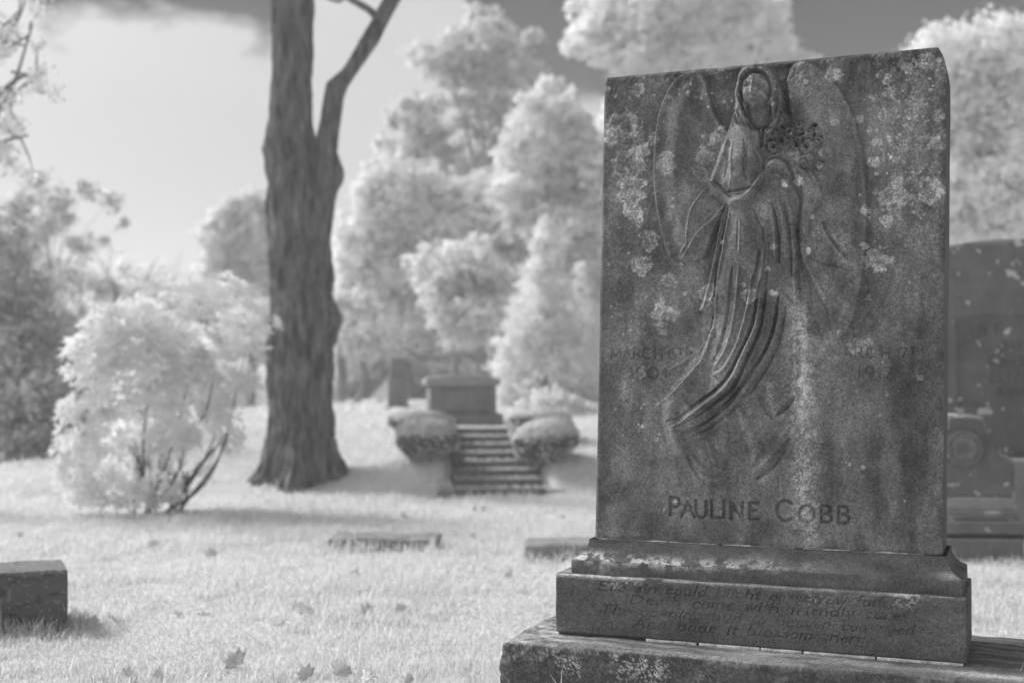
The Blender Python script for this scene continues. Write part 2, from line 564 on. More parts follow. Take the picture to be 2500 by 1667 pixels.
def verse_strokes(text, x0, y0, x1, y1, xh, slant=0.34):
    tot = sum(LOW[c][0] + .22 for c in text)
    sc = (x1 - x0) / tot
    x, o = 0, []
    sl = (y1 - y0) / (x1 - x0)
    for c in text:
        a, st = LOW[c]
        for s in st:
            X_ = x0 + (x + s[:, 0]) * sc + s[:, 1] * xh * slant
            o.append(np.stack([X_, y0 + (X_ - x0) * sl - s[:, 1] * xh], 1))
        x += a + .22
    return o
def cap_strokes(ch, x0, x1, y0, y1, sl=0.06):
    o = []
    for s in CAP[ch]:
        X_ = x0 + s[:, 0] * (x1 - x0)
        o.append(np.stack([X_, y1 - s[:, 1] * (y1 - y0) + (X_ - x0) * sl], 1))
    return o

# --- slab front as a fine grid, carved
NU, NV = 640, 900
uu, vv = np.meshgrid(np.linspace(0, 1, NU), np.linspace(0, 1, NV), indexing='ij')
SZ0, SZ1 = 0.692, 2.607
def slabx(u, z):
    k = (z - SZ0) / (SZ1 - SZ0)
    xl = 0.045 * k + 0.012 * sm(2.56, 2.61, z) ** 2
    xr = 1.366 + 0.034 * k - 0.032 * np.clip((z - 2.47) / (SZ1 - 2.47), 0, 1) ** 3
    return xl + (xr - xl) * u
GZ = SZ0 + (SZ1 - SZ0) * vv
GX = slabx(uu, GZ)
GZ = GZ + 0.004 * (fbm(GX * 5, 0, GZ * 0, 3, 2) - .5) * sm(2.4, 2.6, GZ)
A, B = Acoord(GX, -0.025, GZ)
H = np.zeros(A.shape)
wing_l = [(880, 575), (825, 520), (785, 440), (755, 345), (745, 260), (715, 205), (655, 182), (600, 195), (540, 238), (492, 305), (452, 395), (425, 500), (408, 610), (399, 730), (397, 850), (404, 960), (420, 1080), (440, 1180), (467, 1290), (500, 1385), (545, 1450), (620, 1440), (700, 1380), (790, 1200), (840, 1000), (870, 800)]
wing_r = [(1252, 245), (1272, 180), (1312, 137), (1370, 130), (1440, 158), (1520, 215), (1600, 300), (1662, 420), (1712, 560), (1742, 700), (1762, 850), (1772, 1000), (1775, 1150), (1766, 1300), (1750, 1450), (1728, 1580), (1705, 1700), (1670, 1800), (1625, 1880), (1570, 1905), (1535, 1850), (1500, 1700), (1420, 1560), (1350, 1400), (1300, 1000), (1290, 700), (1285, 560), (1275, 470), (1262, 350)]
body = [(905, 500), (880, 560), (850, 640), (815, 740), (785, 830), (752, 905), (752, 970), (800, 1010), (860, 1045), (838, 1120), (815, 1230), (795, 1350), (770, 1450), (745, 1560), (715, 1660), (690, 1720), (720, 1738), (790, 1745), (775, 1850), (745, 1960), (700, 2060), (620, 2180), (530, 2290), (490, 2400), (505, 2500), (560, 2600), (620, 2690), (680, 2790), (760, 2830), (850, 2805), (910, 2740), (1000, 2790), (1080, 2745), (1180, 2650), (1260, 2560), (1330, 2440), (1390, 2330), (1410, 2150), (1402, 1900), (1408, 1740), (1388, 1620), (1360, 1480), (1332, 1350), (1318, 1220), (1337, 1100), (1345, 1000), (1330, 930), (1305, 860), (1290, 760), (1300, 650), (1290, 540), (1260, 480), (1200, 470), (1100, 470), (1000, 480)]
head = [(930, 400), (925, 340), (940, 270), (955, 205), (1000, 158), (1060, 140), (1120, 150), (1160, 190), (1190, 240), (1225, 310), (1243, 380), (1240, 440), (1285, 490), (1300, 560), (1200, 600), (1000, 560), (900, 520), (925, 470)]
dr_l = [(765, 915), (700, 1000), (648, 1075), (630, 1170), (620, 1290), (560, 1385), (590, 1420), (690, 1398), (735, 1370), (795, 1250), (845, 1130), (875, 1040), (810, 1000)]
dr_r = [(1300, 700), (1350, 780), (1410, 830), (1460, 915), (1470, 990), (1436, 1085), (1402, 1160), (1395, 1240), (1412, 1270), (1380, 1290), (1350, 1200), (1345, 1000), (1310, 880)]
dr_r2 = [(1340, 1230), (1412, 1262), (1500, 1300), (1560, 1360), (1640, 1400), (1680, 1470), (1560, 1435), (1420, 1385), (1350, 1330)]
flowers = [(1150, 560), (1200, 555), (1260, 545), (1330, 520), (1400, 510), (1460, 530), (1490, 600), (1470, 680), (1450, 750), (1490, 810), (1440, 830), (1360, 800), (1330, 900), (1290, 860), (1270, 780), (1180, 740), (1140, 680), (1135, 610)]
warp = (fbm(A / 60, B / 60, 0, 3, 21) - .5) * 26
warp2 = (fbm(A / 60, B / 60, 5, 3, 22) - .5) * 26
Aw, Bw = A + warp * .5, B + warp2 * .5
H -= 30 * dome(poly_in(Aw, Bw, [(745, 215), (960, 160), (925, 330), (925, 470), (880, 560), (820, 540), (760, 400)]), 25)
H -= 20 * dome(poly_in(Aw, Bw, [(1175, 160), (1290, 130), (1255, 250), (1275, 490), (1240, 440)]), 18)
dl = poly_in(A, B, wing_l); dr = poly_in(A, B, wing_r)
H = np.maximum(H, np.where(dl > 0, (24 * dome(dl, 12) - 6 * sm(10, 45, dl) + 24 * sm(35, 150, dl)) * (1 - .8 * sm(1330, 1450, B)), H))
H = np.maximum(H, np.where(dr > 0, (28 * dome(dr, 18) + 20 * sm(10, 150, dr)) * (1 - .5 * sm(1650, 1900, B)), H))
# soft feather ridges on the wings
fe = np.sin((A + .25 * B) / 17 + warp * .12) * 1.6
H += np.where((dl > 30) | (dr > 30), fe * sm(400, 1200, B), 0)
for p_, h_, e_ in ((dr_l, 30, 34), (dr_r2, 17, 22)):
    d = poly_in(A, B, p_)
    H = np.maximum(H, np.where(d > 0, 6 + h_ * dome(d, e_), H))
db = poly_in(A, B, body)
fade = 1 - .74 * sm(1750, 2750, B)
H = np.maximum(H, np.where(db > 0, (6 * sm(1900, 1700, B) + 84 * (dome(db, 230) * sm(2350, 1850, B) + sm(0, 240, db) * sm(1850, 2350, B))) * fade * sm(2860, 2500, B + .0 * A) ** .5, H))
def sbump(cx, cy, rx, ry, h, rot=0):
    global H
    a_ = radians(rot); x_, y_ = A + warp - cx, B + warp2 - cy
    H += h * np.exp(-((x_ * cos(a_) + y_ * sin(a_)) / rx) ** 2 - ((-x_ * sin(a_) + y_ * cos(a_)) / ry) ** 2)
sbump(965, 740, 60, 75, 13); sbump(1075, 745, 48, 70, 12); sbump(1020, 850, 70, 40, 7); sbump(1020, 760, 14, 90, -7); sbump(1085, 850, 40, 24, -12, -25); sbump(950, 880, 40, 30, 8)
d = poly_in(A, B, dr_r)
H = np.maximum(H, np.where(d > 0, 22 + 34 * dome(d, 40), H))
dh = poly_in(Aw * .3 + A * .7, Bw * .3 + B * .7, head)
H = np.maximum(H, np.where(dh > 0, 22 + 58 * dome(dh, 60), H))
# face hollow, face, neck
def ell(cx, cy, rx, ry, rot=0):
    a = radians(rot)
    x, y = A - cx, B - cy
    return np.hypot((x * cos(a) + y * sin(a)) / rx, (-x * sin(a) + y * cos(a)) / ry)
e = ell(1072, 322, 110, 132)
H -= 20 * sm(1.0, .90, e)
neck = poly_in(A, B, [(1012, 420), (1168, 415), (1160, 500), (1140, 560), (1085, 580), (1040, 545), (1020, 500)])
H = np.where(neck > 0, 34 + 30 * dome(neck, 60), H)
e = ell(1070, 327, 100, 122, 4)
fd = np.sqrt(np.clip(1 - e ** 2, 0, 1))
H = np.where(e < 1, np.maximum(H, 26 + 80 * fd ** .8), H)
def bump(cx, cy, rx, ry, h, rot=0):
    global H
    H += h * sm(1, 0, ell(cx, cy, rx, ry, rot))
def ridge(pts, r, h, k=6, prof=2):
    global H
    D_ = np.full(A.shape, 9.0)
    rp = np.column_stack([np.array(pts, float), np.broadcast_to(np.asarray(r, float), (len(pts),))])
    q = smooth_path(rp, k)
    tt_ = np.linspace(0, 1, len(q)); q[:, 2] *= .35 + .65 * sm(0, .18, tt_) * sm(1, .80, tt_)
    stroke_d(A + warp * .28, B + warp2 * .28, q[:, :2], q[:, 2] * 1.12, D_)
    g = sm(1, 0, D_) if prof == 2 else np.sqrt(np.clip(1 - D_ ** 2, 0, 1))
    H += h * g
bump(1026, 302, 36, 22, -22, -4); bump(1110, 300, 36, 22, -22, 4)
bump(1028, 303, 20, 8, 8); bump(1110, 301, 20, 8, 8)
ridge([(1064, 258), (1062, 320), (1059, 354)], [12, 16, 25], 30)
ridge([(1000, 276), (1030, 270), (1058, 282)], 8, 6); ridge([(1076, 280), (1106, 268), (1138, 276)], 8, 6)
bump(1064, 384, 28, 8, 8); bump(1065, 403, 24, 8, 8); ridge([(1040, 393), (1065, 391), (1092, 394)], 5, -11)
bump(1068, 425, 32, 18, 9); bump(1012, 352, 32, 30, 6); bump(1122, 350, 30, 30, 6)
bump(1068, 232, 66, 30, 8)
ridge([(975, 300), (985, 250), (1030, 218), (1075, 212), (1125, 225), (1155, 270), (1163, 310)], 12, -14)
# hair locks
ridge([(1060, 195), (985, 240), (958, 320), (952, 400), (985, 480), (1022, 530)], [22, 24, 18, 18, 20, 12], 9)
ridge([(1060, 195), (1130, 215), (1170, 280), (1180, 340), (1184, 430), (1165, 520)], [22, 22, 17, 15, 15, 12], 9)
ridge([(1165, 200), (1205, 290), (1225, 380), (1225, 460)], 20, 10)
ridge([(970, 330), (982, 420), (1018, 505)], 13, -30)
ridge([(1166, 420), (1168, 520), (1120, 575)], 13, -26)
ridge([(1200, 300), (1208, 400), (1195, 470)], 12, -18)
ridge([(960, 440), (930, 480), (905, 560)], 14, 8)
hairm = (dh > 0) & (ell(1072, 322, 116, 136) > 1) & (neck <= 0)
H += np.where(hairm, 4.5 * np.sin(ell(1072, 340, 112, 190) * 26 + warp * .5 + .6 * np.sin(B / 23)), 0)
for k_ in range(5):
    o_ = k_ * 15
    ridge([(1050 - o_ * .6, 178 + o_ * .3), (975 - o_ * .25, 235), (948 - o_ * .2, 330), (940 - o_ * .5, 420), (958 - o_ * .9, 500), (985 - o_ * 1.4, 545)], 7, 9 - 18 * (k_ % 2))
    ridge([(1085 + o_ * .6, 178 + o_ * .3), (1150 + o_ * .35, 235), (1185 + o_ * .45, 330), (1192 + o_ * .6, 430), (1190 + o_ * 1.2, 500)], 7, 9 - 18 * (k_ % 2))
# neckline, arms, hands
ridge([(1010, 530), (1050, 575), (1095, 590), (1110, 670)], 9, -16)
ridge([(1122, 560), (1118, 640), (1112, 700)], 13, -24)
ridge([(880, 640), (830, 770), (795, 880), (790, 925)], [40, 42, 38, 34], 22)
ridge([(880, 690), (892, 790), (880, 880)], 14, -8)
ridge([(925, 650), (915, 760), (920, 880), (905, 950)], 10, 7)
ridge([(1000, 640), (1010, 720), (1000, 820), (1020, 900)], 9, -6)
ridge([(1080, 700), (1120, 780), (1110, 850)], 12, 8)
ridge([(785, 915), (850, 985), (910, 1030), (985, 1022), (1055, 975), (1110, 900), (1158, 830)], [42, 44, 40, 34, 32, 30, 26], 36)
ridge([(795, 900), (860, 950), (905, 1000), (930, 1012)], 7, -10)
ridge([(950, 1010), (1015, 1000), (1070, 950), (1120, 880), (1150, 830)], 7, 10)
ridge([(990, 1045), (1060, 1010), (1110, 970), (1125, 950)], 8, 9)
ridge([(860, 1045), (930, 1055), (1000, 1060)], 8, 8)
ridge([(885, 972), (970, 962), (1060, 945)], 8, -18)
ridge([(905, 985), (1000, 978), (1060, 960)], 6, 6)
ridge([(1150, 832), (1200, 792), (1255, 812), (1285, 870)], [30, 38, 36, 24], 34)
for k_ in range(4):
    ridge([(1150 + k_ * 14, 822 + k_ * 9), (1185 + k_ * 16, 800 + k_ * 14), (1205 + k_ * 17, 825 + k_ * 14)], 7, 7)
ridge([(1165, 770), (1215, 755), (1265, 790), (1290, 860)], 8, -14)
ridge([(1165, 860), (1215, 870), (1255, 905), (1300, 950), (1335, 1010), (1330, 1090), (1315, 1180)], 10, 14)
ridge([(1180, 835), (1240, 880), (1262, 910)], 9, 12)
ridge([(1395, 815), (1450, 900), (1465, 985), (1432, 1075), (1402, 1150), (1394, 1235)], [14, 20, 24, 24, 20, 10], 20)
ridge([(1352, 930), (1352, 1040), (1330, 1120), (1322, 1250)], 14, -16)
ridge([(1495, 1150), (1525, 1230), (1590, 1320), (1650, 1392)], 10, -14)
ridge([(1480, 1160), (1510, 1245), (1575, 1330), (1640, 1400)], 8, 8)
ridge([(1410, 1385), (1500, 1425), (1600, 1445), (1690, 1478)], 8, -9)
ridge([(1412, 1268), (1500, 1302), (1560, 1362)], 10, 9)
# sleeve drapery at left
ridge([(762, 925), (700, 1005), (650, 1080), (630, 1180), (620, 1290)], 9, 12)
ridge([(620, 1290), (585, 1350), (552, 1392)], 9, 9)
ridge([(868, 1042), (805, 1130), (705, 1215), (650, 1305), (590, 1395)], [18, 16, 14, 13, 10], 22)
ridge([(850, 1100), (800, 1180), (760, 1285), (725, 1372), (690, 1396)], 9, 11)
ridge([(835, 1130), (790, 1230), (740, 1340)], 9, -9)
ridge([(545, 1390), (510, 1470), (470, 1500)], 9, 4)
# skirt folds
folds = [
    ([(872, 1055), (842, 1180), (815, 1330), (790, 1470), (755, 1620), (735, 1700)], [7, 12, 14, 16, 16, 10], 17),
    ([(888, 1075), (868, 1200), (840, 1350), (815, 1500), (808, 1640)], 9, -15),
    ([(905, 1080), (880, 1220), (855, 1380), (830, 1520)], 9, 9),
    ([(976, 1150), (974, 1260), (970, 1365)], 7, 10), ([(962, 1160), (958, 1270), (952, 1340)], 8, -7),
    ([(1062, 1080), (1090, 1160), (1120, 1210), (1128, 1300)], 9, -10),
    ([(1165, 1050), (1188, 1150), (1196, 1260), (1200, 1400)], 13, 14),
    ([(1185, 1080), (1205, 1180), (1218, 1280), (1222, 1420)], 10, -20),
    ([(1215, 1000), (1240, 1130), (1255, 1260), (1262, 1400)], 14, 15),
    ([(1245, 1050), (1270, 1180), (1285, 1330), (1300, 1500)], 9, -18),
    ([(1262, 960), (1285, 1100), (1300, 1250), (1312, 1400), (1318, 1560), (1322, 1660), (1290, 1715)], 13, 15),
    ([(1318, 1260), (1328, 1400), (1340, 1540), (1348, 1660)], 9, -13),
    ([(1338, 1280), (1355, 1400), (1385, 1560), (1408, 1700)], 14, 12),
    ([(1240, 1590), (1290, 1650), (1318, 1690)], 6, -10),
    ([(1100, 1340), (1090, 1420), (1050, 1560), (1010, 1690)], 10, -12),
    ([(1130, 1330), (1118, 1450), (1085, 1600)], 10, 12), ([(1158, 1400), (1150, 1500), (1135, 1600)], 9, -10),
    ([(1050, 1500), (1035, 1650), (1000, 1800), (950, 1950), (870, 2080), (790, 2135)], 12, 12),
    ([(1122, 1560), (1105, 1700), (1078, 1830), (1012, 1975), (915, 2165), (825, 2260), (735, 2322), (640, 2395), (520, 2460)], [10, 13, 15, 17, 19, 20, 18, 14, 8], 30),
    ([(1090, 1600), (1070, 1740), (1035, 1860), (965, 2010), (880, 2150), (800, 2230), (700, 2300)], 11, -20),
    ([(1140, 1600), (1120, 1760), (1085, 1880), (1030, 1995), (940, 2180), (860, 2270), (760, 2350)], 10, -17),
    ([(1160, 1600), (1140, 1760), (1105, 1900), (1045, 2020), (960, 2190), (880, 2290), (790, 2370)], 9, 13),
    ([(1246, 1620), (1222, 1800), (1182, 1940), (1112, 2065), (1000, 2225), (900, 2345), (770, 2440), (650, 2520)], [8, 12, 14, 15, 15, 15, 13, 8], 24),
    ([(1220, 1640), (1196, 1800), (1150, 1940), (1080, 2060), (975, 2210), (880, 2310)], 12, -20),
    ([(1262, 1700), (1240, 1830), (1205, 1960), (1140, 2080), (1030, 2250)], 10, -10),
    ([(825, 1620), (800, 1790), (762, 1910), (712, 2035), (610, 2160), (500, 2270)], 11, 12),
    ([(800, 1640), (780, 1780), (740, 1900), (690, 2010)], 9, -9),
    ([(640, 2100), (560, 2230), (450, 2300)], 16, 4), ([(500, 2100), (620, 2030), (700, 1960)], 14, 3),
    ([(1295, 2265), (1262, 2320), (1195, 2385)], 15, -16), ([(1265, 2240), (1225, 2300), (1170, 2350)], 16, 9),
    ([(1090, 2260), (1120, 2330), (1165, 2400)], 20, -10),
    ([(1035, 2760), (1100, 2690), (1180, 2600), (1225, 2520), (1270, 2440)], 28, 13),
    ([(1060, 2790), (1140, 2715), (1225, 2620), (1275, 2540)], 24, -16),
    ([(620, 2660), (665, 2740), (720, 2810), (800, 2835), (860, 2775)], 16, -9),
    ([(640, 2640), (700, 2720), (790, 2760), (840, 2720)], 20, 8),
    ([(880, 2460), (880, 2540), (850, 2600)], 12, 6), ([(740, 2260), (600, 2380), (480, 2430)], 12, -8),
    ([(900, 2560), (960, 2500), (1020, 2400), (1060, 2320)], 30, 9),
    ([(1200, 1700), (1178, 1830), (1130, 1960), (1060, 2090), (955, 2240), (850, 2350)], 12, 12), ([(930, 1450), (912, 1620), (890, 1780), (850, 1930), (790, 2050)], 16, -9), ([(970, 1440), (955, 1620), (930, 1790), (880, 1960), (800, 2080)], 14, 9),
    ([(1290, 1760), (1285, 1950), (1270, 2120), (1230, 2230)], 18, 9), ([(1330, 1760), (1335, 1950), (1330, 2150)], 14, -8), ([(560, 2460), (700, 2400), (820, 2320), (930, 2240)], 16, 8), ([(600, 2560), (740, 2500), (860, 2420), (960, 2340)], 20, 8), ([(580, 2500), (720, 2450), (840, 2370)], 12, -9),
    ([(690, 1722), (715, 1728), (760, 1720), (785, 1690)], 10, -10), ([(740, 1650), (790, 1660), (800, 1700)], 8, 8),
]
folds += [([(1395, 1760), (1402, 1980), (1385, 2230), (1325, 2430), (1235, 2570), (1110, 2700)], 62, 24), ([(1440, 1800), (1455, 2050), (1440, 2300)], 30, -8),
    ([(775, 1850), (712, 2010), (625, 2150), (545, 2260), (505, 2370), (520, 2490), (580, 2620), (670, 2750), (770, 2815), (860, 2790)], 48, 15), ([(600, 2300), (640, 2440), (700, 2560)], 40, 9), ([(820, 2420), (880, 2560), (870, 2680)], 44, 9),
    ([(950, 2330), (1010, 2480), (1060, 2600), (1030, 2700)], 40, 12), ([(700, 2500), (760, 2600), (800, 2700)], 30, 9)]
for p_, r_, h_ in folds:
    lw_ = sum(q[1] for q in p_) / len(p_) > 1850
    ridge(p_, np.asarray(r_) * (1.2 if lw_ else 1.0), h_ * (1.45 if lw_ else 1.15))
# bouquet
df = poly_in(Aw, Bw, flowers)
H = np.maximum(H, np.where(df > 0, 30 + 34 * dome(df, 40), H))
H += np.where(df > 0, (fbm(A / 22, B / 22, 3, 2, 5) - .5) * 30, 0)
for cx, cy, r_ in ((1182, 605, 36), (1185, 688, 36), (1285, 590, 34), (1392, 680, 46), (1345, 545, 26), (1415, 560, 28), (1340, 640, 24), (1468, 640, 22), (1470, 800, 28), (1375, 790, 26)):
    for k_ in range(5):
        a = k_ * 2 * pi / 5 + cx
        bump(cx + .62 * r_ * cos(a), cy + .62 * r_ * sin(a), r_ * .52, r_ * .52, 16)
    bump(cx, cy, r_ * .4, r_ * .4, -16)
    th_ = np.radians(np.linspace(0, 360, 18))
    ridge(np.stack([cx + r_ * 1.12 * np.cos(th_), cy + r_ * 1.12 * np.sin(th_)], 1), 6, -11, 1)
for cx, cy, rx_, ry_ in ((1232, 640, 16, 20), (1438, 545, 22, 20), (1362, 602, 26, 14), (1325, 665, 13, 26), (1160, 648, 24, 9), (1440, 605, 14, 22), (1240, 560, 16, 10)):
    bump(cx, cy, rx_, ry_, -52)
# weathering
H += (fbm(A / 90, B / 90, 1, 4, 31) - .5) * 9
crust = sm(.50, .68, fbm(A / 13, B / 13, 2, 3, 33)) 
czone = np.clip(sm(520, 120, B) * .9 + sm(1500, 2200, A) * sm(1800, 900, B) * .8 + sm(240, 60, abs(A - 330)) * sm(2600, 1700, B) * .6, 0, 1)
H += crust * czone * 5
H += (fbm(A / 7, B / 7, 4, 2, 35) - .5) * (1.6 + 4 * czone)
for _ in range(1):
    for ax_ in (0, 1):
        H = (np.roll(H, 1, ax_) + 2 * H + np.roll(H, -1, ax_)) / 4
# lettering
name_st = []
for ch, a0, a1, b0, b1 in (('P', 504, 565, 2910, 3027), ('A', 574, 657, 2941, 3035), ('U', 668, 732, 2935, 3041), ('L', 768, 832, 2938, 3041), ('I', 836, 860, 2938, 3044), ('N', 893, 965, 2943, 3050), ('E', 1012, 1066, 2946, 3050),
                           ('C', 1186, 1290, 2930, 3060), ('O', 1329, 1429, 2962, 3068), ('B', 1472, 1540, 2966, 3071), ('B', 1584, 1650, 2970, 3077)):
    name_st += cap_strokes(ch, a0, a1, b0, b1)
date_st = []
for ch, a0, a1, b0, b1 in (('M', 128, 188, 1962, 2024), ('A', 201, 256, 1964, 2026), ('R', 274, 313, 1960, 2024), ('C', 328, 378, 1960, 2024), ('H', 410, 453, 1962, 2026), ('6', 495, 538, 1962, 2026), ('T', 556, 588, 1960, 1998), ('H', 610, 640, 1960, 1998),
                           ('1', 252, 268, 2083, 2142), ('9', 293, 340, 2083, 2142), ('O', 363, 428, 2080, 2150), ('4', 448, 496, 2083, 2144),
                           ('M', 1546, 1596, 1951, 2016), ('A', 1620, 1665, 1953, 2018), ('R', 1692, 1732, 1951, 2018), ('C', 1764, 1813, 1951, 2020), ('H', 1860, 1906, 1953, 2018), ('7', 1976, 2024, 1955, 2020), ('T', 2048, 2076, 1954, 1992), ('H', 2094, 2124, 1954, 1992),
                           ('1', 1710, 1726, 2078, 2148), ('9', 1758, 1808, 2078, 2148), ('1', 1842, 1860, 2078, 2148), ('7', 1878, 1926, 2082, 2150)):
    date_st += cap_strokes(ch, a0, a1, b0, b1, 0.03)
insc = np.zeros(A.shape, bool)
Afu, Bfu = A + warp * .12, B + warp2 * .12
engrave_strokes(Afu, Bfu, name_st, 11, 15, H, insc)
engrave_strokes(Afu, Bfu, date_st, 7, 6.5, H, insc)

# --- albedo of the stained marble: lichen, algae and wash streaks, each with its own shape
def blobs(A_, B_, lst, seed=0, wr=.35):
    t = np.zeros(A_.shape)
    wx = (fbm(A_ / 45, B_ / 45, seed, 4, 61) - .5); wy = (fbm(A_ / 45, B_ / 45, seed + 3, 4, 63) - .5)
    for cx, cy, r_, k_, ring in lst:
        d = np.hypot(A_ + wx * (r_ * .9 + 26) - cx, (B_ + wy * (r_ * .9 + 26) - cy)) / r_
        f = sm(1.12, .86, d) * (1 - ring * sm(.86, .45, d))
        t = np.maximum(t, k_ * f)
    return t
grain_a = fbm(A / 9, B / 9, 7, 3, 71, .75)
tone = (0.150 + .12 * (fbm(A / 160, B / 160, 1, 4, 73) - .5)) * (.80 + .42 * sm(.3, .7, fbm(A / 75, B / 300, 6, 5, 74, .6)))
tone *= 1 - .42 * sm(420, 120, B) * sm(.35, .6, fbm(A / 70, B / 70, 2, 3, 75))
tone *= 1 - .35 * sm(.45, .6, fbm(A / 120, B / 330, 4, 4, 77)) * sm(1500, 2100, A)          # damp run marks at right
tone *= 1 - .30 * np.exp(-((A - 2010) / 85) ** 2) * sm(1300, 1900, B)
tone *= 1 - .22 * np.exp(-((A - 1150 + .15 * (B - 1500)) / 90) ** 2) * sm(1150, 1400, B) * sm(1900, 1700, B)
lich = [(200, 540, 105, .9, .75), (235, 790, 105, 1, .6), (255, 955, 92, 1, .45), (265, 1075, 60, 1, .4), (290, 1150, 34, .9, 0), (365, 1260, 68, .8, .4), (330, 1430, 62, .8, .3), (490, 785, 72, .65, .4), (790, 622, 42, .7, 0), (742, 745, 58, .55, .4), (705, 850, 52, .45, .3), (295, 300, 46, .8, .3), (340, 690, 44, .9, .2), (150, 600, 60, .8, .5), (400, 620, 40, .7, 0), (100, 300, 20, .8, 0), (150, 350, 16, .9, 0),
        (1835, 1400, 76, 1, .35), (1890, 1140, 40, .8, .2), (1900, 1000, 62, .85, .5), (1985, 1000, 50, .8, .3), (1960, 910, 45, .7, .3), (1810, 770, 42, .9, 0), (1835, 640, 30, .9, 0), (1720, 500, 34, .8, 0), (1785, 550, 20, .8, 0), (1555, 215, 48, .8, 0), (2020, 130, 60, .6, .5), (2150, 105, 40, .7, .3), (2180, 950, 80, .6, .4), (2080, 810, 50, .6, .3), (1745, 1300, 30, .8, .0), (1755, 1080, 26, .9, 0), (1890, 230, 30, .7, 0), (1900, 320, 40, .6, 0), (2230, 470, 46, .6, 0), (2220, 640, 50, .6, .2), (1570, 530, 26, .6, 0),
        (1480, 720, 20, .8, 0), (1490, 810, 26, .7, .0), (1340, 895, 34, .9, 0), (1255, 912, 24, 1, 0), (1400, 1332, 22, 1.5, 0), (862, 1283, 12, 1.7, 0), (1432, 1133, 14, 1, 0), (1188, 1320, 20, .9, 0), (1040, 1630, 52, 1.15, .35), (1000, 1560, 18, 1, 0), (1190, 1612, 20, 1, 0), (1160, 1460, 20, .9, 0), (430, 1722, 52, .75, .25), (510, 1750, 46, .85, .3), (545, 1730, 20, .9, 0), (455, 1657, 18, .9, 0), (450, 1840, 42, .8, .4), (600, 1605, 16, 1, 0), (1780, 1640, 26, .8, 0), (2095, 2155, 22, .9, 0), (900, 1922, 14, 1.1, 0), (320, 2458, 12, 1.3, 0), (320, 2110, 30, .8, .2), (1700, 1950, 55, .7, .5), (1770, 1920, 24, .8, 0), (240, 1350, 12, 1.2, 0), (505, 355, 14, .8, 0), (630, 345, 16, .8, 0), (830, 555, 16, 1, 0), (500, 1530, 40, .7, .3), (235, 790, 30, .6, 0), (745, 1600, 60, .5, .2), (1390, 265, 16, .8, 0), (945, 245, 10, 1.2, 0), (1185, 420, 12, 1, 0), (720, 1640, 30, .6, 0)]
lb = blobs(A, B, lich)
r_ = np.random.default_rng(3)
sp = []
for k_ in range(420):
    z_ = r_.random()
    if z_ < .40:
        c_ = (r_.uniform(1780, 2240), r_.uniform(90, 1400))
    elif z_ < .6:
        c_ = (r_.normal(300, 90), r_.uniform(300, 2600))
    elif z_ < .75:
        c_ = (r_.uniform(480, 1250), r_.uniform(180, 420))
    else:
        c_ = (r_.uniform(60, 2230), r_.uniform(80, 3000))
    sp.append((c_[0], c_[1], r_.choice([5, 7, 9, 12, 16], p=[.3, .3, .2, .13, .07]), r_.uniform(.4, 1.1), 0))
def fast_blobs(A_, B_, lst, T):
    for cx, cy, rr, k_, _ in lst:
        ii = np.nonzero((abs(A_ - cx) < rr * 1.6) & (abs(B_ - cy) < rr * 1.6))
        d = np.hypot(A_[ii] - cx, B_[ii] - cy) / rr * (1 + .5 * (warp[ii] / 13 if A_.shape == warp.shape else 0))
        T[ii] = np.maximum(T[ii], k_ * sm(1.1, .7, d))
    return T
lb2 = fast_blobs(A, B, sp, np.zeros(A.shape))
mott = sm(.50, .66, fbm(A / 34, B / 40, 9, 4, 81, .65)) * np.clip(sm(1760, 1950, A) * sm(1500, 1000, B) + .5 * sm(1650, 1500, abs(A - 400) * 6 + 300) * 0 + .55 * sm(260, 120, abs(A - 1620)) * sm(900, 1500, B) * sm(2500, 2100, B), 0, 1)
streak = np.exp(-((A - (1345 + .03 * (B - 2000)) - 34 * (fbm(0, B / 110, 0, 3, 83) - .5) * 2) / 78) ** 2) * sm(1600, 1850, B) * (1 - .35 * sm(2600, 3050, B))
streak2 = .6 * np.exp(-((A - 1640) / 42) ** 2) * sm(1170, 1300, B) * sm(1520, 1380, B) + .45 * np.exp(-((A - 810 - .1 * (B - 1900)) / 50) ** 2) * sm(1700, 1850, B) * sm(2300, 2100, B) + .5 * np.exp(-((A - 1150) / 34) ** 2) * sm(2140, 2200, B) * sm(2420, 2300, B) + .3 * np.exp(-((A - 950) / 40) ** 2) * sm(2950, 3020, B) + .35 * np.exp(-((A - 1300 - .1 * (B - 1300)) / 40) ** 2) * sm(1450, 1650, B) * sm(2000, 1700, B)
patchy = .45 + .55 * sm(.38, .60, fbm(A / 30, B / 30, 12, 3, 85, .5))
spk = (.75 + .5 * sm(.3, .65, grain_a)) * patchy
tone = tone + .31 * np.maximum(lb, .75 * lb2) * spk + .085 * mott * (.6 + .6 * sm(.3, .65, grain_a)) + (.30 * streak + .24 * streak2) * spk
edge_hi = np.maximum(0, H - (np.roll(H, 9, 0) + np.roll(H, -9, 0) + np.roll(H, 9, 1) + np.roll(H, -9, 1)) / 4)   # lighter tone on raised edges
tone = tone + .004 * np.clip(edge_hi, 0, 9)
tone *= 1 + 1.5 * (grain_a - .5)
tone *= (.74 + .5 * sm(.32, .62, fbm(A / 210, B / 260, 14, 5, 87, .6)))
tone = np.clip(tone, .02, .7)
UA = .00062
ex = np.minimum(GX - slabx(0, GZ), slabx(1, GZ) - GX)
ez = np.minimum(GZ - SZ0 + .02, SZ1 - GZ)
RR = .016
ed = np.clip(np.minimum(ex, ez), 0, RR)
yed = RR - np.sqrt(np.maximum(RR ** 2 - (RR - ed) ** 2, 0))
hm = H * UA * 1.5 * sm(0, .02, np.minimum(ex, ez))
GY = yed - hm
P3 = np.stack([GX, GY, GZ], -1)
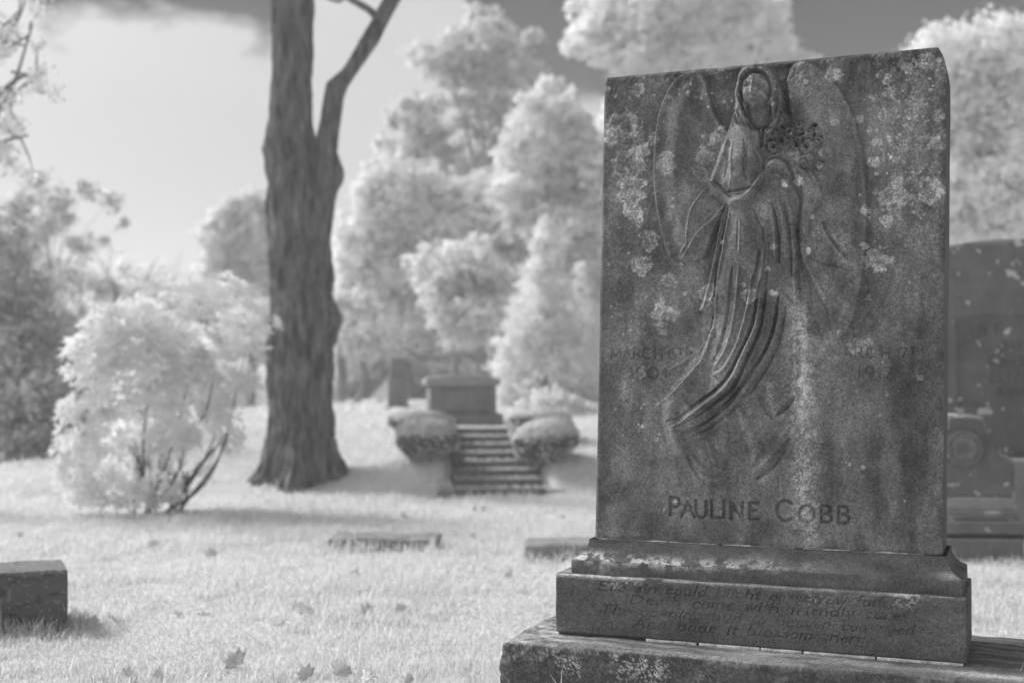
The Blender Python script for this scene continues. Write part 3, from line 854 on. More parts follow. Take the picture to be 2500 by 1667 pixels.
# vertex normals of the whole sheet, so that parts cut from it shade as one carving
du = np.gradient(P3, axis=0); dv = np.gradient(P3, axis=1)
NRM = np.cross(du, dv)
NRM /= np.linalg.norm(NRM, axis=-1, keepdims=True) + 1e-12
V_all = P3.reshape(-1, 3); N_all = NRM.reshape(-1, 3); T_all = tone.reshape(-1)
F_all = gridf(NU, NV)
cell = lambda M_: M_[:-1, :-1].reshape(-1)
lab = np.zeros((NU - 1) * (NV - 1), int)
lab[cell(dl > 0)] = 1
lab[cell(dr > 0)] = 2
fig = (db > 0) | (dh > 0) | (poly_in(A, B, dr_l) > 0) | (poly_in(A, B, dr_r) > 0) | (poly_in(A, B, dr_r2) > 0)
lab[cell(fig)] = 3
lab[cell(df > 0)] = 4
lab[cell(insc & (B > 2600))] = 5
lab[cell(insc & (B < 2600) & (A < 1100))] = 6
lab[cell(insc & (B < 2600) & (A > 1100))] = 7
def cut_part(name, k, parent):
    f = F_all[lab == k]
    u_, inv = np.unique(f, return_inverse=True)
    o = mesh_obj(name, V_all[u_], inv.reshape(-1, 4), M_slab, parent, {'tone': T_all[u_]})
    o.data.normals_split_custom_set_from_vertices([tuple(v) for v in N_all[u_]])
    return o
front = F_all[lab == 0]
# sides, top and back of the slab
SD = .30
def side_patch(fix):
    n = 240
    t = np.linspace(RR, SD, 40)
    if fix in ('l', 'r'):
        z_ = np.linspace(SZ0, SZ1, n)
        Yg, Zg = np.meshgrid(t, z_, indexing='ij')
        Xg = slabx(0. if fix == 'l' else 1., Zg) + (.004 * (fbm(Yg * 9, 1, Zg * 5, 3, 4) - .5))
        return np.stack([Xg, Yg, Zg], -1).reshape(-1, 3), gridf(40, n, flip=(fix == 'r'))
    if fix == 't':
        u_ = np.linspace(0, 1, n)
        Yg, Ug = np.meshgrid(t, u_, indexing='ij')
        Zg = SZ1 + .003 * (fbm(Yg * 9, 1, Ug * 9, 3, 4) - .5)
        return np.stack([slabx(Ug, Zg * 0 + SZ1), Yg, Zg], -1).reshape(-1, 3), gridf(40, n, flip=False)
    u_, z_ = np.linspace(0, 1, 60), np.linspace(SZ0, SZ1, 80)
    Ug, Zg = np.meshgrid(u_, z_, indexing='ij')
    return np.stack([slabx(Ug, Zg), Ug * 0 + SD, Zg], -1).reshape(-1, 3), gridf(60, 80, flip=True)
u0, inv0 = np.unique(front, return_inverse=True)
parts = [(V_all[u0], inv0.reshape(-1, 4))]
tn = [T_all[u0]]
for k_ in ('l', 'r', 't', 'b'):
    v_, f_ = side_patch(k_)
    parts.append((v_, f_))
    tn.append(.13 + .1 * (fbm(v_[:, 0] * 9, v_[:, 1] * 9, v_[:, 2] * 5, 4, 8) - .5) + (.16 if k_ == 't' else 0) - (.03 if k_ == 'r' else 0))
V_, F_ = merge(parts)
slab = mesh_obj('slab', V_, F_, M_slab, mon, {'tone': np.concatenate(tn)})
w1 = cut_part('wing', 1, slab); w2 = cut_part('wing', 2, slab)
figp = cut_part('angel_figure', 3, slab)
figp['label'] = 'long-haired robed angel carved in relief, arms folded round flowers'
cut_part('bouquet', 4, slab)
for k_, lb_ in ((5, 'name cut in large capitals near the foot of the slab'), (6, 'worn birth date left of the angel'), (7, 'worn death date right of the angel')):
    cut_part('inscription', k_, slab)['label'] = lb_

# --- moulding under the slab (swept profile, mitred)
Wm = 1.366
prof = [(.016, .6905), (.017, .680), (.020, .668), (.027, .652), (.038, .636), (.052, .624), (.064, .618), (.072, .613), (.074, .606), (.074, .556)]
ps = smooth_path(prof, 8)
def sweep(side, ns):
    s = np.linspace(0, 1, ns)
    Sg, K_ = np.meshgrid(s, np.arange(len(ps)), indexing='ij')
    o_, z_ = ps[K_, 0], ps[K_, 1]
    yb = SD
    if side == 'f':
        X_ = -o_ + (Wm + 2 * o_) * Sg; Y_ = -o_
    elif side == 'b':
        X_ = -o_ + (Wm + 2 * o_) * (1 - Sg); Y_ = yb + o_
    elif side == 'r':
        X_ = Wm + o_; Y_ = -o_ + (yb + 2 * o_) * Sg
    else:
        X_ = -o_; Y_ = -o_ + (yb + 2 * o_) * (1 - Sg)
    n = (fbm(X_ * 14, Y_ * 14, z_ * 14, 4, 12) - .5) * .006
    return np.stack([X_ + (n if side in 'lr' else 0), Y_ + (-n if side in 'fb' else 0), z_ + n * .4], -1)
parts, tn = [], []
for sd_, ns in (('f', 1000), ('r', 120), ('b', 60), ('l', 120)):
    P_ = sweep(sd_, ns)
    parts.append((P_.reshape(-1, 3), gridf(ns, len(ps), flip=True)))
    p_ = P_.reshape(-1, 3)
    t_ = .105 + .09 * (fbm(p_[:, 0] * 6, p_[:, 1] * 6, p_[:, 2] * 30, 4, 15) - .5)
    if sd_ == 'f':
        lip_highlight = sm(.44, .58, fbm(p_[:, 0] * 30, 0, p_[:, 2] * 60, 4, 16, .65)) * np.exp(-((p_[:, 2] - .622 + .01 * np.sin(p_[:, 0] * 5)) / .020) ** 2) * np.clip(1.15 - p_[:, 0] * 1.15, 0, 1)  # speckled highlight painted along the moulding lip, fading to the right
        t_ = t_ + .5 * lip_highlight + .18 * np.exp(-((p_[:, 0] - .02) / .07) ** 2) * sm(.64, .60, p_[:, 2]) * sm(.4, .55, fbm(p_[:, 0] * 12, 2, p_[:, 2] * 12, 3, 17))
        t_ = t_ + .22 * np.exp(-((p_[:, 0] - 1.40) / .05) ** 2 - ((p_[:, 2] - .625) / .012) ** 2)
    t_ = t_ * (1 + 1.5 * (fbm(p_[:, 0] * 240, p_[:, 1] * 240, p_[:, 2] * 240, 3, 142, .75) - .5)) * (.65 + .7 * fbm(p_[:, 0] * 9, p_[:, 1] * 9, p_[:, 2] * 20, 4, 143))
    tn.append(np.clip(t_, .03, .6))
V_, F_ = merge(parts)
mesh_obj('moulding', V_, F_, M_slab, mon, {'tone': np.concatenate(tn)})

# --- inscribed block below
bx0, bx1, by0, by1, bz0, bz1 = -.134, 1.454, -.105, .40, .3165, .5555
nu, nv = 1150, 190
Ug, Vg = np.meshgrid(np.linspace(0, 1, nu), np.linspace(0, 1, nv), indexing='ij')
X_ = bx0 + (bx1 - bx0) * Ug; Z_ = bz0 + (bz1 - bz0) * Vg
px_, py_ = mloc(X_, by0, Z_)
Hb = np.zeros(px_.shape)
vst = []
vst += verse_strokes('Ere sin could blight or sorrow fade,', 1462, 1440, 2186, 1483, 13.5)
vst += verse_strokes('Death came with friendly care;', 1540, 1473, 2215, 1514, 13.5)
vst += verse_strokes('The opening bud to heaven conveyed', 1466, 1497, 2235, 1549, 13.5)
vst += verse_strokes('And bade it blossom there.', 1545, 1531, 2128, 1571, 13.5)
ib = np.zeros(px_.shape, bool)
ero = (fbm(px_ / 26, py_ / 26, 0, 3, 41) - .5)
engrave_strokes(px_ + ero * 3, py_ + ero * 2, vst, 2.3, 1.0, Hb, ib)
Hb *= .0056 * (.42 + .8 * sm(.32, .62, fbm(px_ / 40, py_ / 22, 3, 3, 42)))
Hb += (fbm(px_ / 60, py_ / 60, 1, 4, 43) - .5) * .005 + (fbm(px_ / 3, py_ / 3, 2, 2, 44) - .5) * .0018
e_ = np.minimum(np.minimum(X_ - bx0, bx1 - X_), np.minimum(Z_ - bz0, bz1 - Z_))
e_ = e_ + (fbm(X_ * 20, 0, Z_ * 20, 3, 45) - .5) * .006 * sm(.02, .005, e_)
R2 = .010
yy = R2 - np.sqrt(np.maximum(R2 ** 2 - (R2 - np.clip(e_, 0, R2)) ** 2, 0))
Y_ = by0 + yy - Hb * sm(0, .012, e_)
Pb = np.stack([X_, Y_, Z_], -1)
du = np.gradient(Pb, axis=0); dv = np.gradient(Pb, axis=1)
Nb = np.cross(du, dv); Nb /= np.linalg.norm(Nb, axis=-1, keepdims=True) + 1e-12
tb = .118 + .07 * (fbm(px_ / 90, py_ / 60, 3, 4, 46) - .5) + .06 * np.exp(-((px_ - 1380) / 45) ** 2) * sm(1500, 1560, py_)
cru = sm(.60, .68, fbm(px_ / 6, py_ / 6, 6, 3, 47)) * (np.exp(-((px_ - 2214) / 26) ** 2 - ((py_ - 1462) / 16) ** 2) + .7 * np.exp(-((px_ - 1520) / 45) ** 2 - ((py_ - 1425) / 14) ** 2) + .4 * np.exp(-((px_ - 1980) / 60) ** 2 - ((py_ - 1460) / 18) ** 2) + .03)
tb = tb + .4 * cru
tb = tb + .30 * sm(.022, .004, bz1 - Z_) * sm(.40, .55, fbm(px_ / 50, py_ / 12, 8, 4, 48)) * (.35 + .65 * np.clip(sm(1750, 1450, px_) + np.exp(-((px_ - 2215) / 40) ** 2) + .6 * sm(2280, 2330, px_), 0, 1))
tb = tb * (1 + 1.5 * (fbm(px_ / 3.2, py_ / 3.2, 9, 3, 140, .75) - .5)) * (.75 + .5 * fbm(px_ / 50, py_ / 28, 4, 4, 141))
tb = np.clip(tb, .03, .6)
Fb = gridf(nu, nv)
li = ib[:-1, :-1].reshape(-1)
Vb_, Nb_, Tb_ = Pb.reshape(-1, 3), Nb.reshape(-1, 3), tb.reshape(-1)
Vr, Fr, _ = rbox(bx0, bx1, by0 + R2, by1, bz0, bz1, .006, .02, lambda P, n: (fbm(P[..., 0] * 9, P[..., 1] * 9, P[..., 2] * 9, 3, 49) - .5) * .004)
kf = ~(np.abs(Vr[Fr][:, :, 1] - (by0 + R2)).max(1) < .008)
u0, inv0 = np.unique(Fb[~li], return_inverse=True)
tr_ = .11 + .08 * (fbm(Vr[:, 0] * 8, Vr[:, 1] * 8, Vr[:, 2] * 8, 4, 50) - .5) + .18 * (Vr[:, 2] > bz1 - .004) * sm(.42, .6, fbm(Vr[:, 0] * 10, Vr[:, 1] * 22, 0, 4, 51)) * np.clip(1.3 - Vr[:, 0], .3, 1)
V_, F_ = merge([(Vb_[u0], inv0.reshape(-1, 4)), (Vr, Fr[kf])])
blk = mesh_obj('inscribed_base', V_, F_, M_slab, mon, {'tone': np.concatenate([Tb_[u0], tr_])})
u0, inv0 = np.unique(Fb[li], return_inverse=True)
vp = mesh_obj('verse', Vb_[u0], inv0.reshape(-1, 4), M_slab, blk, {'tone': Tb_[u0]})
vp.data.normals_split_custom_set_from_vertices([tuple(v) for v in Nb_[u0]])

# --- rough plinth
def pdisp(P, n):
    x, y, z = P[..., 0], P[..., 1], P[..., 2]
    side = 1 - np.abs(n[..., 2])
    return side * ((fbm(x * 5, y * 5, z * 7, 3, 52) - .5) * .07 + (fbm(x * 22, y * 22, z * 22, 4, 53) - .5) * .035) + (1 - side) * (fbm(x * 12, y * 12, z * 0, 4, 54) - .5) * .012
def ptone(V):
    x, y, z = V.T
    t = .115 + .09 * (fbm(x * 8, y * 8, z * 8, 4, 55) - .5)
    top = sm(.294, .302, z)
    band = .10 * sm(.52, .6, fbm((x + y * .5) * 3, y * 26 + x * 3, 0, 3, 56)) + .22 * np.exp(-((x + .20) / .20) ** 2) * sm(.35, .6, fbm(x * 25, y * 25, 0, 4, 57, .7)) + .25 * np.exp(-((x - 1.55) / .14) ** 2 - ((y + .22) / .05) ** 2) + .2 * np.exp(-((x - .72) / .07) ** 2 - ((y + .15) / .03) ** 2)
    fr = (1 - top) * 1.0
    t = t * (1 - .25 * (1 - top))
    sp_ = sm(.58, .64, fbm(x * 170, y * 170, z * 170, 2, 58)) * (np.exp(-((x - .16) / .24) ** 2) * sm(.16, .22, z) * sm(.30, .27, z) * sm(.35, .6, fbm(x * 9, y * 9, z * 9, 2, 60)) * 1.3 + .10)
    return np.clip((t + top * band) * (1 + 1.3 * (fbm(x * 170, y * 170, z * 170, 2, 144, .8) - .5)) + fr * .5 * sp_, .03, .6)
PX0, PY0, PZ1 = -.290, -.300, .3065
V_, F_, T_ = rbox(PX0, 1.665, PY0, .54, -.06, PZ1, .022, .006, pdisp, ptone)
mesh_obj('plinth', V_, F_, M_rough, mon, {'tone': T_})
# --- mortar beds
def mort(name, x0, x1, y0, y1, z0, z1, gaps):
    cuts = sorted([x0, x1] + [v for g in gaps for v in g])
    ps_ = []
    for i in range(0, len(cuts), 2):
        v_, f_, _ = rbox(cuts[i], cuts[i + 1], y0, y1, z0, z1, .0015, .03, lambda P, n: (fbm(P[..., 0] * 60, P[..., 1] * 60, P[..., 2] * 60, 2, 59) - .5) * .003)
        ps_.append((v_, f_))
    V_, F_ = merge(ps_)
    return mesh_obj(name, V_, F_, M_mort, mon)
mort('mortar_joint', .02, 1.30, .000, .3, .6885, .6935, [(.31, .317), (.52, .535), (.82, .85), (1.03, 1.036)])
mort('mortar_joint', .25, 1.44, -.1062, .39, .3060, .3166, [(.452, .464), (.70, .706), (.86, .868), (1.13, 1.138)])
# thin dark bed so that the block does not hover
v_, f_, _ = rbox(bx0 + .01, bx1 - .01, by0 + .012, by1 - .01, .29, .318, .002, .05)
mesh_obj('bed', v_, f_, M_rough, mon, {'tone': np.full(len(v_), .05)})
v_, f_, _ = rbox(.004, 1.36, .006, SD - .01, .684, .70, .002, .05)
mesh_obj('bed', v_, f_, M_rough, mon, {'tone': np.full(len(v_), .05)})
# ------------------------------------------------------------------ vegetation kit
def leaf_quads(C, Nrm, size, rng, aspect=1.0):
    """rhombic leaf faces at centres C with rough normals Nrm"""
    n = len(C)
    r = rng.normal(size=(n, 3))
    t = np.cross(Nrm, r)
    t /= np.linalg.norm(t, axis=1, keepdims=True) + 1e-9
    b = np.cross(Nrm, t)
    s = (size * rng.uniform(.55, 1.3, n))[:, None]
    V = np.stack([C - t * s * .5, C + b * s * .32 * aspect, C + t * s * .5, C - b * s * .32 * aspect], 1).reshape(-1, 3)
    Fq = np.arange(n * 4).reshape(-1, 4)
    return V, Fq
def crown(name, clumps, leaf, dens, tone, parent, seed=0, lump=.36, mater=None, hollow=.45, up=.35, tv=.14, aspect=1.0):
    """clumps: rows (x, y, z, rx, ry, rz); leaves gathered in lumps through each clump's volume"""
    rng = np.random.default_rng(seed)
    Cs, Ns = [], []
    for c in clumps:
        c = np.asarray(c, float)
        R = c[3:6]
        area = (R[0] * R[2] + R[0] * R[1] + R[1] * R[2]) * 4.2
        nl = max(4, int(area / (lump * R.mean()) ** 2 * .62))
        d = rng.normal(size=(nl, 3)); d /= np.linalg.norm(d, axis=1, keepdims=True)
        rad = rng.uniform(hollow, 1.0, nl)[:, None]
        lc = d * rad * R
        n = int(dens * 2.6 * area)
        k = rng.integers(0, nl, n)
        g = rng.normal(size=(n, 3))
        g = g / np.linalg.norm(g, axis=1, keepdims=True) * (rng.random(n) ** .7 * np.where(rng.random(n) < .16, 1.7, 1.0))[:, None] * np.array([1.15, 1.15, .9])
        p = lc[k] + g * lump * R.mean() * rng.uniform(.6, 1.15, nl)[k][:, None]
        nn = p / (np.linalg.norm(p, axis=1, keepdims=True) + 1e-9) + g * .8 + rng.normal(size=(n, 3)) * .55 + np.array([0, 0, up])
        nn /= np.linalg.norm(nn, axis=1, keepdims=True) + 1e-9
        Cs.append(c[:3] + p); Ns.append(nn)
    C, Nn = np.vstack(Cs), np.vstack(Ns)
    V, Fq = leaf_quads(C, Nn, leaf * 1.25, rng, aspect)
    t = tone * 1.75 * (1 + tv * rng.normal(size=len(C)))
    t = np.clip(t, .02, .95).repeat(4)
    return mesh_obj(name, V, Fq, mater or M_leaf, parent, {'tone': t}, smooth=False)
def infill(rows):
    r = np.array(rows, float); o = [tuple(q) for q in rows]
    for i in range(len(r)):
        d = np.hypot(r[:, 0] - r[i, 0], r[:, 1] - r[i, 1]); d[i] = 1e9
        for j in np.argsort(d)[:3]:
            if j > i or i not in np.argsort(np.where(np.arange(len(r)) == j, 1e9, np.hypot(r[:, 0] - r[j, 0], r[:, 1] - r[j, 1])))[:3]:
                m_ = (r[i] + r[j]) / 2
                if d[j] < 1.5 * (r[i, 2] + r[j, 2]):
                    o.append((m_[0], m_[1], m_[2] * .75, m_[3] * .75))
    return o
def wclumps(rows, Y, k=1.0, dy=.8, jit=0.5, seed=0, sc=1.0):
    """rows of (px, py, rx, ry) in frame units at depth Y -> world clumps"""
    rng = np.random.default_rng(seed)
    o = []
    for px, py, rx, ry in rows:
        y = Y + rng.uniform(-jit, jit)
        p = at(px * sc, py * sc, y)
        s = y / F * sc
        o.append((p[0], p[1], p[2], rx * s * k, (rx + ry) / 2 * s * dy, ry * s * k))
    return o
def limbs(name, base, top, spread, n, r0, parent, seed=0, trunk_r=None):
    r0 = r0 * .5
    """a tapered trunk with limbs reaching to the given points"""
    rng = np.random.default_rng(seed)
    b, t = np.array(base, float), np.array(top, float)
    parts = []
    mid = (b + t) / 2 + rng.normal(size=3) * np.array([.06, .06, 0]) * np.linalg.norm(t - b) * .5
    parts.append(tube([b - np.array([0, 0, .15]), b + np.array([0, 0, .1]), mid, t], [r0 * 1.5, r0 * 1.1, r0 * .7, r0 * .2], 10, seed, .3))
    for s_ in spread:
        s_ = np.array(s_[:3], float)
        k = np.clip((s_[2] - b[2]) / max(t[2] - b[2], .1) * .65, .15, .85)
        st = b + (t - b) * k if k > .5 else b + (mid - b) * k * 2
        m = (st + s_) / 2 + np.array([0, 0, .08 * np.linalg.norm(s_ - st)])
        parts.append(tube([st, m, s_], [r0 * .45, r0 * .25, r0 * .07], 6, seed))
    V, Fq = merge(parts)
    return mesh_obj(name, V, Fq, M_bark, parent)
def tree(name, label, cat, rows, Y, base_px, leaf, dens, tone, r0, seed, top_row=0, group=None, sc=1.0, **kw):
    if name not in ('pine_tree', 'open_tree', 'sparse_tree', 'conical_evergreen') :
        rows = infill(rows)
    cl = wclumps(rows, Y, seed=seed, sc=sc, dy=kw.pop('dy', .8), jit=kw.pop('jit', .6))
    bx = at(base_px * sc, 900, Y)[0]
    b = np.array([bx, Y, float(gz(bx, Y))])
    t = thing(name, label, cat, tuple(b), group=group)
    cl2 = [(c[0] - b[0], c[1] - b[1], c[2] - b[2], c[3], c[4], c[5]) for c in cl]
    top = cl2[top_row]
    crown('crown', cl2, leaf, dens, tone, t, seed, **kw)
    rng = np.random.default_rng(seed)
    idx = rng.permutation(len(cl2))[:(16 if name == 'pine_tree' else 13 if name == 'open_tree' else 6)]
    limbs('trunk', (0, 0, 0), (top[0], top[1], top[2]), [cl2[i] for i in idx], 0, r0, t, seed)
    return t

# ------------------------------------------------------------------ the big forked tree
FX = 1.0629
TY = 15.0
Ledge = [(-260, 618), (-100, 619), (0, 620), (100, 622), (200, 620), (270, 617), (300, 609), (345, 599), (372, 606), (420, 607), (500, 610), (600, 612), (700, 615), (740, 612), (790, 608), (850, 610), (900, 613), (950, 614), (1000, 612), (1030, 607), (1060, 597), (1085, 583), (1104, 566), (1125, 556)]
Redge = [(300, 782), (350, 775), (372, 784), (398, 793), (420, 789), (440, 776), (480, 768), (550, 766), (650, 768), (695, 774), (725, 788), (745, 785), (762, 777), (800, 770), (850, 768), (900, 766), (950, 768), (1000, 771), (1030, 778), (1050, 788), (1085, 797), (1125, 806)]
Rmain = [(-260, 716), (-100, 722), (0, 724), (100, 722), (200, 718), (275, 719), (350, 733), (450, 750), (600, 762), (690, 772)] + [r for r in Redge if r[0] > 690]
Lbr = [(-260, 985), (-100, 930), (0, 880), (50, 851), (100, 822), (160, 786), (190, 750), (230, 741), (275, 734), (350, 716), (450, 700), (600, 690), (800, 690)]
Rbr = [(-260, 1010), (-100, 966), (0, 922), (50, 895), (100, 870), (150, 835), (200, 800), (230, 790), (300, 782), (350, 775), (372, 784), (398, 793), (420, 789), (440, 776), (480, 768), (550, 762), (650, 745), (800, 730)]
tb0 = at(690 * FX, 1108 * FX, TY)
oak = thing('forked_tree', 'massive dark fissured tree trunk forking into two stems left of the steps', 'tree', (tb0[0], TY, float(gz(tb0[0], TY))))
def stem(le, re, y0, y1, n, na, seed, burr=0.0, slant=False):
    ys = np.linspace(y0, y1, n)
    l = np.interp(ys, *np.array(le).T) * FX; r = np.interp(ys, *np.array(re).T) * FX
    k = np.ones(5) / 5
    c = (l + r) / 2; h = (r - l) / 2
    py = ys * FX
    P = np.array([at(cx, p, TY) for cx, p in zip(c, py)])
    rad = h / F * TY * .97
    th = np.linspace(0, 2 * pi, na, endpoint=False)
    zz = P[:, 2:3]
    tw = th[None] + zz * .12
    fis = 1 - np.abs(2 * fbm(np.cos(tw) * 6.5 + seed, np.sin(tw) * 6.5, zz * 1.5, 4, seed, .6) - 1) ** .6
    low = fbm(np.cos(tw) * 1.4, np.sin(tw) * 1.4 + seed, zz * .6, 3, seed + 3) - .5
    flare = sm(.9, 0, zz - .1)
    but = np.cos(th * 5 + 1.2)[None] * .10 * flare + np.cos(th * 8)[None] * .05 * flare
    R = 1.07 * rad[:, None] * (1 - .26 * fis + .08 * low + but + .07 * (fbm(np.cos(tw) * 16, np.sin(tw) * 16, zz * 3.0, 2, seed + 9) - .5)) * 1.06
    V = np.stack([P[:, 0:1] + R * np.cos(th), P[:, 1:2] + R * np.sin(th) * .9, zz + 0 * R], -1)
    if y1 > 1000:
        g = gz(V[-1, :, 0], V[-1, :, 1]); V[-1, :, 2] = g - .12; V[-2, :, 2] = np.minimum(V[-2, :, 2], V[-3, :, 2])
    i = np.arange(n - 1)[:, None] * na; j = np.arange(na)[None]
    Fq = np.stack([i + j, i + na + j, i + na + (j + 1) % na, i + (j + 1) % na], -1).reshape(-1, 4)
    V = V - np.array([tb0[0], TY, float(gz(tb0[0], TY))])
    return V.reshape(-1, 3), Fq
a_ = stem(Ledge, Rmain, -260, 1118, 520, 180, 3)
b_ = stem(Lbr, Rbr, -260, 640, 300, 120, 8)
ob = np.array([tb0[0], TY, float(gz(tb0[0], TY))])
ex_ = []
for P_, R_ in (([(880, 60), (850, 25), (800, -5), (765, -40)], [.05, .045, .04, .03]), ([(905, -60), (960, -120), (1060, -200)], [.12, .1, .05]), ([(660, -120), (560, -240), (430, -330)], [.16, .12, .06]), ([(700, -200), (760, -330), (850, -460)], [.18, .12, .06]), ([(665, -240), (655, -400), (640, -560)], [.3, .2, .1]), ([(1000, -250), (1050, -380), (1080, -520)], [.16, .12, .06]), ([(745, -8), (775, 4), (790, -6), (770, -30)], [.02, .02, .015, .01])):
    pts_ = [at(x_ * FX, y_ * FX, TY - .1 * i_) - ob for i_, (x_, y_) in enumerate(P_)]
    ex_.append(tube(pts_, R_, 8, 4, .2))
V_, F_ = merge([a_, b_] + ex_)
def bark_mat():
    m, t = mat('furrowed_bark')
    N, K = t.nodes, t.links
    o = N.new('ShaderNodeOutputMaterial'); b = N.new('ShaderNodeBsdfDiffuse')
    K.new(b.outputs[0], o.inputs[0])
    tcn = N.new('ShaderNodeTexCoord'); mpn = N.new('ShaderNodeMapping')
    mpn.inputs['Scale'].default_value = (7, 7, 1.7)
    K.new(tcn.outputs['Object'], mpn.inputs[0])
    n = N.new('ShaderNodeTexNoise'); n.inputs['Scale'].default_value = 1.6; n.inputs['Detail'].default_value = 6; n.inputs['Roughness'].default_value = .62
    K.new(mpn.outputs[0], n.inputs['Vector'])
    r = N.new('ShaderNodeValToRGB')
    r.color_ramp.elements[0].position = .36; r.color_ramp.elements[0].color = (.06, .06, .06, 1)
    r.color_ramp.elements[1].position = .64; r.color_ramp.elements[1].color = (.25, .25, .25, 1)
    K.new(n.outputs[0], r.inputs[0]); K.new(r.outputs[0], b.inputs[0])
    bp = N.new('ShaderNodeBump'); bp.inputs['Strength'].default_value = 1; bp.inputs['Distance'].default_value = .04
    K.new(n.outputs[0], bp.inputs['Height']); K.new(bp.outputs[0], b.inputs['Normal'])
    return m
trunk = mesh_obj('trunk', V_, F_, bark_mat(), oak)
oc = [(-400, -430, 130, 90), (430, -470, 150, 90), (640, -600, 170, 100), (860, -520, 150, 90), (1080, -560, 140, 90), (1060, -330, 90, 60)]
oc = [(c[0] - ob[0], c[1] - ob[1], c[2] - ob[2], *c[3:]) for c in wclumps(oc[1:], TY, seed=5, jit=1.2, sc=FX)]
crown('crown', oc, .13, 60, .5, oak, 77, lump=.35)

# ------------------------------------------------------------------ stone steps with cheek walls
ST = thing('stone_steps', 'eight stone steps with low side walls climbing the mound between clipped bushes', 'steps', (-.125, 14.3, float(gz(-.125, 14.3))), radians(7))
def part_box(name, parent, x0, x1, y0, y1, z0, z1, m=M_far, r=.012, res=.06, amp=.012, sc_=7, loc=None):
    d = lambda P, n: (fbm(P[..., 0] * sc_, P[..., 1] * sc_, P[..., 2] * sc_ + x0, 3, 91) - .5) * amp * 2
    v, f, _ = rbox(x0, x1, y0, y1, z0, z1, r, res, d)
    return mesh_obj(name, v, f, m, parent)
M_step = stone_mat('step_stone', tone=0.15, attr=False, grain=0.15, gscale=50, mscale=5, mott=0.35)
M_chk = stone_mat('cheek_stone', tone=0.30, attr=False, grain=0.2, gscale=50, mscale=5, mott=0.5)
M_white = stone_mat('pale_stone', tone=0.8, attr=False, grain=0.1, gscale=30, mscale=4, mott=0.1)
RS, TR = .086, .285
for i in range(8):
    hw = .51 if i < 3 else .325
    cx = .0 if i < 3 else -.02
    part_box('step', ST, cx - hw, cx + hw, i * TR, (i + 1.6) * TR, -.12 if i == 0 else (i - .4) * RS, (i + 1) * RS, M_step, .008, .06, .006)
part_box('landing', ST, -.43, .40, 8.0 * TR + .02, 8 * TR + .62, .45, 8 * RS + .012, M_white, .01, .1, .004)
def litter(parent, boxes, n, size, tone_, seed, name='leaf_litter'):
    rng = np.random.default_rng(seed)
    C_ = []
    for x0, x1, y0, y1, z in boxes:
        k_ = int(n * (x1 - x0))
        C_.append(np.stack([rng.uniform(x0, x1, k_), y0 + (y1 - y0) * (1 - rng.random(k_) ** 2.2), z + rng.random(k_) ** 2 * .022 + .004], 1))
    C_ = np.vstack(C_)
    N_ = rng.normal(size=C_.shape) * .5 + np.array([0, 0, 1.]); N_ /= np.linalg.norm(N_, axis=1, keepdims=True)
    V, Fq = leaf_quads(C_, N_, size, rng)
    o = mesh_obj(name, V, Fq, M_leaf, parent, {'tone': np.clip(tone_ * (1 + .15 * rng.normal(size=len(C_))), .1, .9).repeat(4)}, smooth=False)
    o['kind'] = 'stuff'
    return o
litter(ST, [((-.5 if i < 3 else -.34), (.5 if i < 3 else .30), i * TR + .02, (i + 1) * TR - .005, (i + 1) * RS) for i in range(8)] + [(-.6, .6, -.12, .0, .0)], 420, .035, .80, 5)
def cheek(x0, x1, ya, yb, za, zb, nm='cheek_wall'):
    n = 24
    yy_ = np.linspace(ya, yb, n)
    zt = za + (zb - za) * sm(0, 1, (yy_ - ya) / (yb - ya)) + .02 * np.sin(yy_ * 9)
    V, Fq = [], []
    for k, (y_, z_) in enumerate(zip(yy_, zt)):
        for (x_, zz_) in ((x0, -.3), (x0, z_ - .015), (x0 + .015, z_), (x1 - .015, z_), (x1, z_ - .015), (x1, -.3)):
            V.append((x_ + .01 * sin(y_ * 13 + x_), y_, zz_))
    Fq = [(k * 6 + j, k * 6 + j + 1, k * 6 + j + 7, k * 6 + j + 6) for k in range(n - 1) for j in range(5)]
    e = [[0, 1, 2, 3], [0, 3, 4, 5], [(n - 1) * 6 + q for q in (3, 2, 1, 0)], [(n - 1) * 6 + q for q in (5, 4, 3, 0)]]
    return mesh_obj(nm, V, np.array(Fq + e), M_chk, ST, smooth=False)
cheek(-.72, -.525, .04, 1.0, .07, .44); cheek(.525, .74, .02, 1.0, .06, .40)
cheek(-.46, -.35, .90, 2.45, .40, .79); cheek(.31, .42, .90, 2.45, .40, .78)
part_box('cheek_block', ST, -.66, -.37, .86, 1.05, .10, .47, M_step)
part_box('cheek_block', ST, .33, .64, .86, 1.05, .10, .47, M_step)
